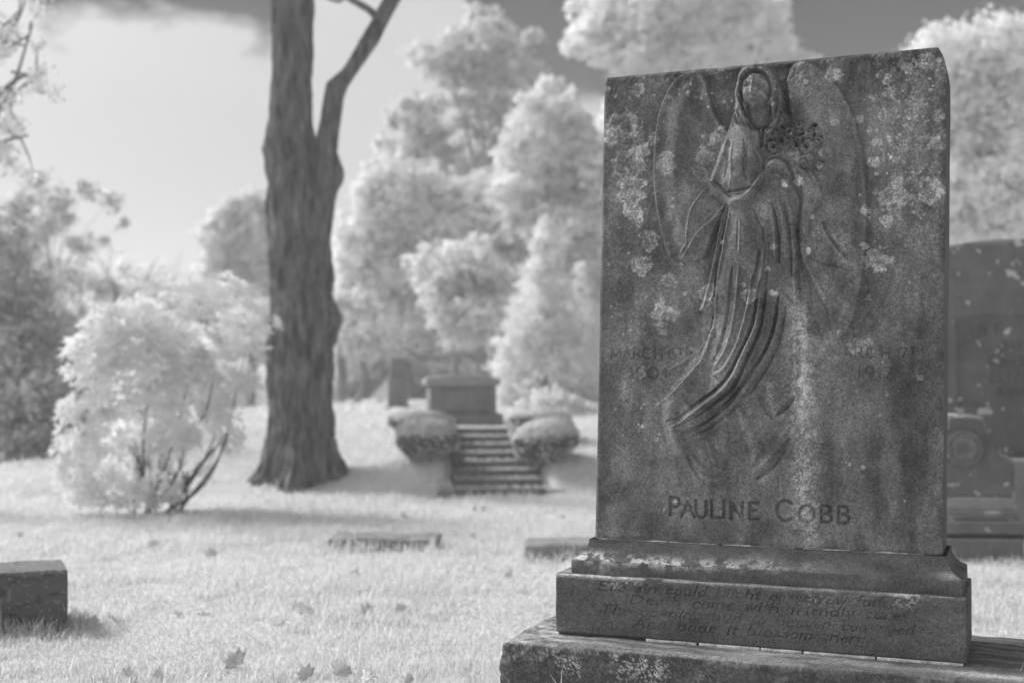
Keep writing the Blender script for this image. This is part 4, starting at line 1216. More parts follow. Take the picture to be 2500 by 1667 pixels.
# ------------------------------------------------------------------ clipped bushes
def bush(px0, px1, pyt, pyb, Y, label, seed, tilt=0.0, tone=.36):
    s = Y / F
    cx = (px0 + px1) / 2
    p = at(cx, (pyt + pyb) / 2, Y)
    rx, rz = (px1 - px0) / 2 * s, (pyb - pyt) / 2 * s
    z0 = float(gz(p[0], Y))
    t = thing('clipped_bush', label, 'bush', (p[0], Y, z0), group='clipped bushes beside the steps')
    rng = np.random.default_rng(seed)
    n = 15000
    d = rng.normal(size=(n, 3)); d /= np.linalg.norm(d, axis=1, keepdims=True)
    e = d * (1 + .10 * np.abs(d).max(1, keepdims=True) ** -1 - .10)
    e[:, 2] = np.sign(e[:, 2]) * np.abs(e[:, 2]) ** .7
    rr = 1.02 - .16 * rng.random(n) ** 2 + .20 * (fbm(d[:, 0] * 2.4 + seed, d[:, 1] * 2.4, d[:, 2] * 2.4, 3, seed) - .5)
    keep_ = rng.random(n) < .10 + .9 * sm(-.02, .36, d[:, 2] + .25 * (fbm(d[:, 0] * 4, d[:, 1] * 4, d[:, 2] * 4, 2, seed) - .5))
    d, e, rr = d[keep_], e[keep_], rr[keep_]; n = len(d)
    under = sm(.0, -.9, d[:, 2])
    C = e * rr[:, None] * np.array([rx, rx * .85, rz]) * np.stack([1 - .30 * under, 1 - .30 * under, 1 + 0 * under], 1)
    C[:, 2] += p[2] - z0 + tilt * C[:, 0]
    Nn = d * .9 + rng.normal(size=(n, 3)) * .3
    Nn /= np.linalg.norm(Nn, axis=1, keepdims=True)
    V, Fq = leaf_quads(C, Nn, .028, rng, 1.3)
    mesh_obj('foliage', V, Fq, M_bush, t, {'tone': np.clip(tone * (1 + .2 * rng.normal(size=n)), .05, .8).repeat(4)}, smooth=False)
    ths = np.linspace(0, 2 * pi, 7)[:-1]
    V2, F2 = merge([tube([(0.03 * cos(a), .03 * sin(a), -.05), (rx * .3 * cos(a), rx * .3 * sin(a), (p[2] - z0) * .7), (rx * .6 * cos(a), rx * .6 * sin(a), p[2] - z0)], [.02, .014, .006], 5) for a in ths])
    mesh_obj('stem', V2, F2, M_bark, t)
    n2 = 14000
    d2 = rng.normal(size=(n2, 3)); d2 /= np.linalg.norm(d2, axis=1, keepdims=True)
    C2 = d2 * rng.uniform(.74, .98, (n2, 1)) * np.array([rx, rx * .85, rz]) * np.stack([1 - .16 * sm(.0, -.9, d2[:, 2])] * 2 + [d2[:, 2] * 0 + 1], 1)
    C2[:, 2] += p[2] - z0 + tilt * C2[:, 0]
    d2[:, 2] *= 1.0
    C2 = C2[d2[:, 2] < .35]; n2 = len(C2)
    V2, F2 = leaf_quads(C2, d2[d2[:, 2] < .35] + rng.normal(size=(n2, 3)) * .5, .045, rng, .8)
    mesh_obj('twigs', V2, F2, M_bush, t, {'tone': (.16 * rng.uniform(.3, 1.3, n2)).repeat(4)}, smooth=False)  # dark inner twigs, with the shade of front and underside put into their tone
    return t
M_bush = leaf_mat('clipped_leaf', 1.0, .0)
bush(967, 1118, 1022, 1130, 15.0, 'rounded clipped bush left of the steps, nearer and larger of the left pair', 4, .02, .62)
bush(946, 1106, 1003, 1060, 16.0, 'flat clipped bush left of the steps, further back and partly hidden by the nearer one', 5, .0, .60)
bush(1252, 1415, 1022, 1136, 15.0, 'wide clipped bush right of the steps with bright sloping top', 6, .10, .68)
bush(1243, 1396, 1000, 1046, 16.1, 'low clipped bush showing behind the wide one right of the steps', 7, .0, .66)

# ------------------------------------------------------------------ tomb and pedestal on the mound
tp = at(1128, 1046, 17.25)
tomb = thing('altar_tomb', 'broad altar tomb with bowed top slab at the head of the steps', 'tomb', (tp[0], 17.25, float(gz(tp[0], 17.25)) - .02), radians(7))
s_ = 17.25 / F
M_tomb = stone_mat('tomb_stone', tone=.22, attr=False, grain=.12, gscale=40, mscale=5, mott=.3)
part_box('base', tomb, -.34, .56, -.06, .95, -.1, .19, M_tomb)
part_box('chest', tomb, -.44, .47, 0, .9, .19, .58, M_tomb, amp=.006)
part_box('panel', tomb, -.30, .33, -.012, .03, .25, .52, M_tomb, .006)
v, f, _ = rbox(-.50, .52, -.06, .96, .575, .665, .02, .03, lambda P, n: (fbm(P[..., 0] * 6, P[..., 1] * 6, 0, 3, 92) - .5) * .01)
v[:, 2] += (v[:, 2] > .6) * .05 * (1 - (v[:, 0] / .51) ** 2)
mesh_obj('lid', v, f, stone_mat('lid_stone', tone=.32, attr=False, grain=.12, gscale=40, mscale=5, mott=.3), tomb)
pp = at(973, 1002, 20)
ped = thing('stone_pedestal', 'tall square stone pedestal on the mound between the big trunk and the altar tomb', 'monument', (pp[0], 20, float(gz(pp[0], 20))), radians(7))
part_box('base', ped, -.24, .22, -.1, .34, -.1, .05, M_tomb)
part_box('plinth', ped, -.165, .15, -.02, .28, .05, .49, M_tomb, amp=.003)
part_box('shaft', ped, -.125, .125, .01, .25, .49, .80, M_tomb, amp=.003)
part_box('cap', ped, -.155, .16, -.02, .28, .80, .87, stone_mat('cap_stone', tone=.45, attr=False), amp=.004)
# small white gabled shelter beyond
gp = at(930, 985, 26)
g0 = float(gz(gp[0], 26))
hut = thing('white_shelter', 'small bright white gabled shelter on posts seen past the pedestal', 'shelter', (gp[0], 26, g0))
hz_ = at(930, 971, 26)[2] - g0; ht_ = at(930, 926, 26)[2] - g0
V = [(-.20, -.2, hz_), (.36, -.2, hz_), (.14, -.2, ht_), (-.20, .6, hz_), (.36, .6, hz_), (.14, .6, ht_), (-.20, -.2, hz_ - .03), (.36, -.2, hz_ - .03), (-.20, .6, hz_ - .03), (.36, .6, hz_ - .03)]
mesh_obj('roof', V, [np.array([(0, 1, 2), (3, 5, 4)]), np.array([(0, 2, 5, 3), (1, 4, 5, 2), (6, 8, 9, 7), (0, 6, 7, 1), (3, 4, 9, 8), (0, 3, 8, 6), (1, 7, 9, 4)])], M_white, hut, smooth=False)
for x_, y_ in ((-.02, -.12), (.28, -.12), (-.02, .5), (.28, .5)):
    part_box('post', hut, x_ - .02, x_ + .02, y_ - .02, y_ + .02, -.1, hz_ - .03, M_step, .004)

# ------------------------------------------------------------------ markers in the grass
def marker(name, px0, px1, Y, h, d, rz, label, seed, tone=.25, m=None):
    p = at((px0 + px1) / 2, 900, Y)
    wd = (px1 - px0) * Y / F / cos(rz)
    t = thing(name, label, 'grave marker', (p[0], Y, float(gz(p[0], Y))), rz)
    dd = lambda P, n: (fbm(P[..., 0] * 6 + seed, P[..., 1] * 6, P[..., 2] * 9, 4, seed) - .5) * .035
    v, f, _ = rbox(-wd / 2, wd / 2, 0, d, -.08, h, .025, .02, dd)
    mesh_obj('stone', v, f, m or stone_mat('marker_stone', tone=tone, attr=False, grain=.2, gscale=50, mscale=8, mott=.4), t)
    return t
marker('flat_marker', 800, 1068, 9.95, .105, .42, radians(-2), 'low flat grave marker in the pale grass below the steps', 5)
marker('flat_marker', 1278, 1530, 9.25, .135, .4, radians(-3), 'low blunt-ended grave marker running behind the carved monument', 6)
# squared block at the left edge
M_blk = stone_mat('dark_block', attr=True, grain=.22, gscale=120, mscale=14, mott=.12, stretch=(1, 1, 2.2), bump=.7)
bp_ = at(165, 1540, 6.75)
blk2 = thing('stone_block', 'dark squared stone block cracked like timber, standing in grass at the left edge', 'grave marker', (bp_[0], 6.75, 0), radians(24))
def bd(P, n):
    x, y, z = P[..., 0], P[..., 1], P[..., 2]
    cr = np.abs(fbm(x * 3, y * 3, z * 16, 3, 95) - .5)
    return -.012 * sm(.02, 0, cr) * (1 - np.abs(n[..., 2])) + (fbm(x * 9, y * 9, z * 12, 4, 96) - .5) * .010
v, f, tv_ = rbox(-.95, 0, 0, .42, -.08, .34, .012, .009, bd, lambda V: np.clip(.13 - .07 * sm(.03, 0, np.abs(fbm(V[:, 0] * 3, V[:, 1] * 3, V[:, 2] * 16, 3, 95) - .5)) + .14 * sm(.66, .74, fbm(V[:, 0] * 45, V[:, 1] * 45, V[:, 2] * 45, 3, 97)) + .05 * (V[:, 2] > .32), .03, .5))
mesh_obj('stone', v, f, M_blk, blk2, {'tone': tv_})

# ------------------------------------------------------------------ monuments at the right edge
M_mon = stone_mat('shaded_marble', attr=True, grain=.15, gscale=60, mscale=5, mott=.25)
def spots(V, seed, base, amt=.35, sc_=9):
    return np.clip(base + .06 * (fbm(V[:, 0] * 3, V[:, 1] * 3, V[:, 2] * 3, 4, seed) - .5) + amt * sm(.72, .77, fbm(V[:, 0] * sc_, V[:, 1] * sc_, V[:, 2] * sc_, 3, seed + 1)), .03, .6)
RY = 10.7
rp = at(2440, 900, RY)
fam = thing('family_monument', 'large shaded monument with a sunk inscribed panel behind the carved stone at right', 'gravestone', (rp[0], RY, 0), radians(-4))
k = RY / F
xl, xr = (2270 - 2440) * k, (2700 - 2440) * k
zt = at(2440, 612, RY)[2]
zpt, zpb = at(2440, 789, RY)[2], at(2440, 1000, RY)[2]
xp = (2341 - 2440) * k
# front with a sunk panel, as a displaced sheet
nu, nv = 260, 300
Ug, Zg = np.meshgrid(np.linspace(xl, xr, nu), np.linspace(.25, zt, nv), indexing='ij')
pd = np.minimum(np.minimum(Ug - xp, (xr - (xp - xl)) - Ug), np.minimum(Zg - zpb, zpt - Zg))
Yg = .045 * sm(-.015, .015, pd) + (fbm(Ug * 9, 0, Zg * 9, 3, 98) - .5) * .012
lett = []
rows_ = [('MARY', 2452, 848, 872), ('ROBERT', 2420, 884, 910), ('ELIZA', 2424, 920, 946), ('MARY', 2440, 956, 980), ('H E', 2400, 808, 836)]
Hm = np.zeros(Ug.shape); pxg = 2440 + Ug / k; pyg = 925 - (Zg - CH) / k
im_ = np.zeros(Ug.shape, bool)
for tx, x0_, ya_, yb_ in rows_:
    for i_, ch in enumerate(tx):
        if ch in CAP:
            lett += cap_strokes(ch, x0_ + i_ * 19, x0_ + i_ * 19 + 12, ya_, yb_, 0)
    if tx == 'H E':
        pass
CAP['Z'] = [seg((0, 1), (1, 1), (0, 0), (1, 0))]
lett += cap_strokes('Z', 2424 + 57, 2424 + 69, 920, 946, 0)
CAP['Y'] = [seg((0, 1), (.5, .5), (1, 1)), seg((.5, .5), (.5, 0))]
for x0_, ya_ in ((2452 + 57, 848), (2440 + 57, 956)):
    lett += cap_strokes('Y', x0_, x0_ + 12, ya_, ya_ + 24, 0)
engrave_strokes(pxg, pyg, lett, 2.6, 1, Hm, im_)
Yg = Yg - Hm * .012
arch = .10 * (1 - ((Ug - (xl + xr) / 2) / ((xr - xl) / 2)) ** 2)
Zg2 = Zg + arch * (Zg - .25) / (zt - .25)
Vf = np.stack([Ug, Yg, Zg2], -1).reshape(-1, 3)
tf = spots(Vf, 101, .145, .32, 12) - .03 * im_.reshape(-1) + .20 * sm(zt - .06, zt + .02, Vf[:, 2] - arch.reshape(-1)) * sm(.35, .55, fbm(Vf[:, 0] * 12, 0, Vf[:, 2] * 12, 3, 103))
vb, fb, _ = rbox(xl, xr, .03, .55, .22, zt, .03, .06)
vb[:, 2] += .10 * (1 - ((vb[:, 0] - (xl + xr) / 2) / ((xr - xl) / 2)) ** 2) * np.clip((vb[:, 2] - .25) / (zt - .25), 0, 1)
kf = ~(vb[fb][:, :, 1].max(1) < .045)
V_, F_ = merge([(Vf, gridf(nu, nv)), (vb, fb[kf])])
fm = mesh_obj('die', V_, F_, M_mon, fam, {'tone': np.concatenate([tf, spots(vb, 104, .16)])})
v, f, t_ = rbox(xl - .12, xr + .12, -.12, .65, -.08, .26, .02, .04, None, lambda V: spots(V, 105, .17))
mesh_obj('plinth', v, f, M_mon, fam, {'tone': t_})
v, f, t_ = rbox((2405 - 2440) * k, xr + .05, -.30, -.06, .1, at(2440, 1118, RY - .2)[2], .05, .04, None, lambda V: spots(V, 106, .22, .3))
mesh_obj('footstone', v, f, M_mon, fam, {'tone': t_})

MY = 9.5
mp_ = at(2362, 1366, MY)
med = thing('medallion_stone', 'small scrolled headstone with a round wreath medallion on stepped base at right edge', 'gravestone', (mp_[0], MY, 0), radians(-4))
k = MY / F
def mz(py):
    return at(2362, py, MY)[2]
def mxx(px):
    return (px - 2362) * k
part = lambda *a, **b: part_box(*a, **b)
for (x0_, x1_, ya_, yb_, d_, nm) in ((2190, 2486, 1312, 1400, .10, 'footing'), (2196, 2493, 1270, 1300, .075, 'plinth'), (2200, 2482, 1244, 1270, .045, 'step_moulding'), (2205, 2476, 1213, 1244, .025, 'upper_base')):
    v, f, t_ = rbox(mxx(x0_), mxx(x1_), -d_, .40 + d_, mz(yb_) if yb_ < 1400 else -.08, mz(ya_), .01, .03, lambda P, n: (fbm(P[..., 0] * 9, P[..., 1] * 9, P[..., 2] * 9, 3, 107) - .5) * .01, lambda V: spots(V, 108, .17 if nm != 'upper_base' else .26, .3, 14) + .1 * (V[:, 2] > V[:, 2].max() - .012))
    mesh_obj(nm, v, f, M_mon, med, {'tone': t_})
v, f, t_ = rbox(mxx(2200), mxx(2489), -.06, .4, mz(1314), mz(1299), .004, .05, None, lambda V: V[:, 0] * 0 + .05)
mesh_obj('joint', v, f, M_mon, med, {'tone': t_})
# scrolled body with an arched head
prof_ = [(2200, 1213), (2200, 1122), (2225, 1116), (2262, 1112), (2286, 1090), (2293, 1040), (2312, 1018), (2340, 1012), (2362, 1010), (2385, 1012), (2402, 1018), (2408, 1040), (2414, 1072), (2424, 1092), (2440, 1104), (2462, 1112), (2476, 1124), (2476, 1213)]
pr = np.array([(mxx(a), mz(b)) for a, b in prof_])
nu, nv = 150, 120
top = np.interp(np.linspace(pr[0, 0], pr[-1, 0], nu), pr[1:-1, 0] + np.linspace(0, 1e-4, len(pr) - 2), pr[1:-1, 1])
zb_ = mz(1213)
Ug = np.repeat(np.linspace(pr[0, 0], pr[-1, 0], nu)[:, None], nv, 1)
Zg = zb_ + (top[:, None] - zb_) * np.linspace(0, 1, nv)[None]
cx_, cz_ = mxx(2355), mz(1092)
rd = np.hypot(Ug - cx_, (Zg - cz_) * 1.05) / k
Hh = .045 * np.exp(-((rd - 42) / 6) ** 2) + .030 * np.exp(-((rd - 26) / 10) ** 2) * (.2 + 2.2 * fbm(Ug * 60, 0, Zg * 60, 3, 113)) - .012 * sm(56, 50, rd) * sm(46, 50, rd)
Hh += .030 * sm(.012, .0, np.abs((top[:, None] - Zg) - .02)) + (fbm(Ug * 22, 0, Zg * 22, 3, 110) - .5) * .012
Vf = np.stack([Ug, -Hh, Zg], -1).reshape(-1, 3); Vk = Vf.copy(); Vk[:, 1] = .28
rim = []
Vt = np.stack([Vf.reshape(nu, nv, 3)[:, -1], Vk.reshape(nu, nv, 3)[:, -1]], 1).reshape(-1, 3)
Vl = np.stack([Vk.reshape(nu, nv, 3)[0], Vf.reshape(nu, nv, 3)[0]], 0).reshape(-1, 3)
Vr_ = np.stack([Vf.reshape(nu, nv, 3)[-1], Vk.reshape(nu, nv, 3)[-1]], 0).reshape(-1, 3)
V_, F_ = merge([(Vf, gridf(nu, nv)), (Vk, gridf(nu, nv, True)), (Vt, gridf(nu, 2)), (Vl, gridf(2, nv)), (Vr_, gridf(2, nv))])
tt = spots(V_, 111, .15, .25, 14)
tt[:nu * nv] += (.22 * sm(.05, .0, (top[:, None] - Zg)) * sm(.3, .6, fbm(Ug * 9, 0, Zg * 9, 3, 112)) + .08 * np.exp(-((rd - 24) / 10) ** 2)).reshape(-1)
mesh_obj('headpiece', V_, F_, M_mon, med, {'tone': np.clip(tt, .03, .6)})

# ------------------------------------------------------------------ trees
tree('pine_tree', 'tall plumed pine rising beyond the tomb with sky glinting through its middle', 'tree',
     [(1170, 35, 45, 38), (1150, 90, 80, 45), (1230, 110, 70, 35), (1300, 88, 36, 22), (1060, 128, 85, 34), (1180, 160, 110, 40), (1290, 165, 55, 36), (1100, 195, 50, 26), (1240, 205, 60, 30), (1000, 262, 46, 34), (960, 290, 32, 34), (1020, 335, 55, 32), (1050, 290, 24, 24), (1255, 280, 36, 50), (1130, 250, 30, 16), (985, 405, 55, 40), (1060, 405, 60, 42), (1120, 455, 60, 36), (925, 440, 42, 30), (1200, 440, 60, 45), (1000, 470, 90, 40), (1215, 340, 30, 20), (1140, 130, 120, 60), (1200, 70, 60, 50), (1090, 160, 90, 40), (1010, 300, 60, 40), (950, 360, 50, 40), (920, 500, 70, 50), (1080, 490, 120, 50), (1220, 260, 60, 50), (1150, 195, 100, 34), (1000, 380, 80, 50), (1172, 325, 42, 26), (1128, 300, 40, 26), (1098, 368, 46, 30), (1205, 385, 46, 32), (1160, 424, 56, 30), (1228, 318, 40, 44), (1070, 330, 44, 30), (1170, 250, 80, 34), (1130, 395, 30, 20), (1215, 270, 60, 40), (1060, 250, 50, 30)],
     34, 1172, .13, 75, .46, .20, 21, dy=.7, hollow=.2, up=.7)
tree('broad_tree', 'pale feathery tree left of the monument, in front of the plumed pine', 'tree',
     [(1340, 210, 40, 26), (1310, 262, 60, 40), (1290, 330, 75, 55), (1385, 290, 65, 60), (1430, 350, 70, 70), (1335, 420, 100, 75), (1430, 460, 80, 80), (1235, 400, 50, 46), (1385, 560, 100, 80), (1280, 535, 80, 60), (1450, 640, 90, 80), (1240, 470, 50, 40), (1420, 740, 80, 90), (1500, 480, 80, 120), (1350, 700, 90, 90), (1480, 820, 90, 80)],
     29, 1400, .12, 85, .53, .16, 22)
tree('bright_tree', 'bright billowing tree whose crown tops the monument against dark sky', 'tree',
     [(1440, 30, 60, 40), (1480, 95, 100, 44), (1405, 118, 42, 24), (1560, 35, 90, 60), (1650, 75, 100, 60), (1760, 30, 110, 70), (1850, 60, 80, 45), (1560, 150, 130, 45), (1895, 12, 46, 30), (1690, -70, 180, 80), (1500, -40, 60, 40), (1720, 165, 160, 50), (1900, 125, 50, 20), (1960, 145, 46, 22), (1950, 230, 120, 70), (1700, 320, 200, 100), (1560, 320, 120, 100), (1850, 380, 180, 100), (1600, 520, 150, 120), (1800, 560, 200, 130)],
     39, 1700, .19, 52, .72, .26, 23, hollow=.25, lump=.34)
tree('domed_tree', 'dense domed pale tree filling the sky right of the monument', 'tree',
     [(2420, 105, 105, 85), (2300, 145, 105, 90), (2205, 190, 70, 60), (2530, 115, 100, 90), (2350, 262, 150, 100), (2500, 300, 120, 120), (2330, 390, 130, 95), (2470, 450, 130, 100), (2350, 540, 120, 80), (2560, 540, 120, 120), (2240, 300, 90, 120), (2250, 500, 90, 120), (2450, 620, 130, 80)],
     25, 2420, .11, 105, .60, .24, 24)
tree('weeping_tree', 'soft weeping tree between the big trunk and the pine', 'tree',
     [(905, 470, 55, 50), (865, 560, 50, 70), (955, 545, 95, 70), (1050, 555, 90, 70), (880, 655, 66, 76), (985, 665, 110, 76), (1095, 655, 85, 66), (905, 760, 80, 66), (1005, 775, 90, 50), (1060, 830, 50, 24), (850, 770, 40, 60), (930, 840, 60, 30), (1130, 560, 70, 60), (1190, 560, 70, 60), (1000, 490, 110, 50), (850, 640, 50, 80), (840, 830, 60, 60), (1060, 720, 110, 80), (960, 860, 80, 30), (1150, 640, 80, 70), (1230, 620, 70, 60), (1000, 430, 90, 60), (1060, 470, 90, 60), (1130, 500, 80, 60), (930, 420, 50, 40), (1200, 480, 80, 70), (1260, 560, 60, 80)],
     30, 1010, .12, 90, .53, .12, 25, up=.2)
tree('leafy_shrub', 'light leafy shrub hanging above the altar tomb', 'shrub',
     [(1125, 690, 56, 56), (1095, 770, 50, 52), (1165, 750, 56, 50), (1150, 815, 54, 36), (1100, 840, 30, 22), (1200, 690, 50, 60), (1205, 800, 40, 60), (1060, 720, 50, 50), (1050, 650, 60, 60), (1150, 620, 70, 60), (1230, 720, 50, 80)],
     24, 1125, .10, 130, .52, .05, 26)
cone = []
for py, rx_ in ((560, 16), (600, 28), (645, 42), (690, 62), (740, 84), (790, 98), (840, 110), (890, 118), (940, 120), (985, 108)):
    cone += [(1328 - rx_ * .55, py + 8, rx_ * .6, 34), (1328 + rx_ * .6, py, rx_ * .6, 34), (1328, py, rx_ * .55, 34)]
tree('conical_evergreen', 'pointed cone-shaped evergreen at the left side of the monument', 'tree', cone, 21, 1328, .06, 330, .54, .06, 27, dy=1.0, hollow=.5, jit=.25, lump=.5)
tree('conical_evergreen', 'second shorter pointed evergreen half hidden by the monument edge', 'tree',
     [(1418, 660, 14, 30), (1422, 700, 24, 34), (1430, 760, 34, 46), (1440, 830, 44, 50), (1446, 900, 54, 50), (1450, 960, 56, 46)], 21.6, 1430, .06, 330, .50, .05, 28, dy=1.0, jit=.2)
tree('low_shrub', 'low loose shrub at the foot of the cone-shaped evergreen', 'shrub',
     [(1345, 968, 50, 26), (1400, 985, 40, 22), (1450, 1000, 40, 20), (1290, 990, 34, 18)], 19.2, 1350, .06, 200, .5, .02, 29, jit=.3)
tree('far_tree', 'hazy upright tree just left of the big trunk', 'tree',
     [(560, 512, 46, 34), (620, 505, 50, 46), (530, 580, 56, 60), (610, 600, 66, 66), (560, 680, 80, 60), (650, 680, 60, 60), (640, 560, 50, 50), (600, 760, 90, 60)], 44, 590, .2, 46, .50, .12, 30, up=.5)
tree('open_tree', 'open grey tree with bright sky holes above the left shrubs', 'tree',
     [(92, 440, 46, 28), (62, 490, 46, 36), (135, 480, 46, 36), (205, 466, 44, 24), (112, 548, 60, 44), (185, 596, 44, 40), (265, 492, 38, 26), (300, 545, 18, 20), (55, 600, 60, 60), (150, 690, 80, 44), (250, 700, 60, 36), (255, 590, 20, 18), (160, 530, 30, 30)], 27, 190, .11, 75, .40, .07, 31, hollow=.1, lump=.6)
tree('dark_tree', 'dark leafy tree mass closing the left edge', 'tree',
     [(20, 560, 70, 80), (30, 690, 105, 90), (70, 840, 105, 90), (40, 980, 120, 100), (60, 1090, 120, 70), (130, 790, 60, 76), (160, 940, 70, 80), (170, 1060, 70, 60), (-60, 800, 90, 160), (-60, 1000, 90, 120)], 17.5, 40, .075, 150, .34, .1, 32)
tree('sparse_tree', 'thin bare-twigged sapling behind the pale shrub', 'tree',
     [(385, 690, 96, 50), (300, 660, 56, 46), (450, 730, 76, 46), (410, 780, 116, 56), (330, 760, 80, 40), (250, 790, 70, 50)], 24, 330, .08, 50, .50, .05, 33, hollow=.15)
# bare branches of that sapling, and of the tree beyond the left edge
def twigs(base, dirv, n, length, seed, r=.03):
    rng = np.random.default_rng(seed)
    o = []
    def grow(p, d, ln, r_, lv):
        q = p + d * ln * .5 + rng.normal(size=3) * ln * .06
        e = q + d * ln * .5 + rng.normal(size=3) * ln * .08
        o.append(tube([p, q, e], [r_, r_ * .75, r_ * .5], 5))
        if lv < 3:
            for _ in range(n):
                d2 = d + rng.normal(size=3) * np.array([.42, .3, .34]); d2 /= np.linalg.norm(d2)
                grow(p + (e - p) * rng.uniform(.45, 1), d2, ln * rng.uniform(.5, .75), r_ * .55, lv + 1)
    grow(np.array(base, float), np.array(dirv, float) / np.linalg.norm(dirv), length, r, 0)
    return merge(o)
bb = at(300, 960, 24); bz = float(gz(bb[0], 24))
bare = thing('bare_tree', 'slender leafless tree with rising forked branches behind the pale shrub', 'tree', (bb[0], 24, bz))
V_, F_ = merge([twigs((0, 0, -.1), (-.05, 0, 1), 3, 2.0, 3, .07), twigs((.3, 0, -.1), (.28, 0, 1), 3, 1.7, 4, .05), twigs((-.2, 0, -.1), (.1, 0, 1), 3, 1.8, 8, .05)])
mesh_obj('trunk', V_, F_, M_bark, bare)
ep = at(-330, 1200, 13); ez = float(gz(ep[0], 13))
edge = thing('overhanging_tree', 'tree outside the left edge reaching sparse twigs into the top left corner', 'tree', (ep[0], 13, ez))
tw = [tube([(0, 0, -.1), (.1, 0, 2), (.3, 0, 4.2), (.2, .2, 6.5), (.5, .1, 8.5)], [.22, .17, .13, .08, .02], 10)]
ecl = []
for (a, b, c_, sd_) in (((-150, 420), (10, 250), (80, 60), 5), ((-150, 420), (20, 210), (110, 180), 6), ((-180, 480), (-20, 360), (70, 330), 7), ((-160, 300), (0, 120), (60, 10), 9)):
    P_ = [at(q[0], q[1], 13) - np.array([ep[0], 13, ez]) for q in (a, b, c_)]
    tw.append(tube([np.array([.3, 0, 3.0])] + P_, [.09, .05, .025, .01], 6))
    rng = np.random.default_rng(sd_)
    for _ in range(9):
        u = rng.uniform(.3, 1)
        p = P_[0] * (1 - u) ** 2 + P_[1] * 2 * u * (1 - u) + P_[2] * u * u
        q = p + rng.normal(size=3) * .22
        tw.append(tube([p, (p + q) / 2 + rng.normal(size=3) * .04, q], [.014, .01, .004], 4))
        ecl.append((q[0], q[1], q[2], .16, .16, .12))
V_, F_ = merge(tw)
mesh_obj('trunk', V_, F_, M_bark, edge)
crown('crown', ecl, .05, 95, .50, edge, 51, lump=.6, hollow=.1)

def conifer(px, top, base, hw, Y_, label, seed, tone=.46):
    rg = np.random.default_rng(seed)
    rows = [(px, top + 10, hw * .10, 22)]
    n_ = max(8, int((base - top) / 34))
    for i in range(1, n_):
        f = i / n_; wd = hw * (f ** .75) * rg.uniform(.8, 1.1); y_ = top + (base - top) * f
        for s_ in (-1, 1):
            rows.append((px + s_ * wd * rg.uniform(.45, .75), y_ + rg.uniform(-8, 16), wd * .42, 20 + hw * .10))
        rows.append((px + rg.uniform(-.2, .2) * wd, y_, wd * .45, 24 + hw * .12))
    t = tree('tall_conifer', label, 'tree', rows, Y_, px, .13, 62, tone, .16, seed, group='tall feathery conifers behind the tomb', lump=.30, hollow=.2)
    return t
conifer(1015, 225, 900, 120, 37, 'tall feathery conifer left of the plumed pine', 301)
conifer(1255, 190, 900, 130, 41, 'tall feathery conifer just right of the plumed pine trunk', 302)
conifer(890, 400, 900, 90, 38, 'feathery conifer standing right beside the big trunk', 303, .5)
conifer(1395, 215, 900, 130, 36, 'feathery conifer close to the left side of the monument top', 304, .5)
conifer(1125, 330, 900, 90, 36, 'mid-height feathery conifer behind the altar tomb', 305)

# background belt of trees closing the horizon
belt = [(-260, 900, 300, 46, 'grey round-topped tree far left beyond the dark tree'), (420, 880, 190, 40, 'distant pale bushy tree seen through the gap over the pale shrub'), (700, 900, 150, 38, 'grey undergrowth tree directly behind the big trunk'), (880, 905, 130, 36, 'shaded grey tree behind the pedestal'),
        (1080, 890, 150, 40, 'grey tree behind the altar tomb'), (230, 900, 180, 42, 'distant grey tree over the left of the pale shrub')]
for i_, (px, py, r_, Y_, lb_) in enumerate(belt):
    rows = []
    rg = np.random.default_rng(60 + i_)
    for _ in range(12):
        rows.append((px + rg.uniform(-1, 1) * r_, py - rg.uniform(0, .9) * r_ * .8, r_ * rg.uniform(.3, .5), r_ * rg.uniform(.22, .36)))
    tree('background_tree', lb_, 'tree', rows, Y_, px, .17, 40, .40 if px < 700 or px > 1200 else .34, .18, 60 + i_, group='background trees closing the view')
right = [(1600, 700, 330, 40), (2050, 650, 330, 42), (2500, 780, 260, 36), (2900, 650, 380, 40), (-700, 750, 380, 36)]
lbr = ['tall grey tree hidden mostly behind the monument', 'grey tree behind the upper right of the monument', 'dim tree beyond the family monument', 'grey tree outside the right edge', 'grey tree outside the left edge']
for i_, (px, py, r_, Y_) in enumerate(right[:3]):
    rg = np.random.default_rng(80 + i_)
    rows = [(px + rg.uniform(-1, 1) * r_, py + rg.uniform(-.7, .9) * r_ * .6, r_ * rg.uniform(.3, .45), r_ * rg.uniform(.25, .36)) for _ in range(14)]
    tree('background_tree', lbr[i_], 'tree', rows, Y_, px, .19, 36, .42, .22, 80 + i_, group='background trees closing the view')
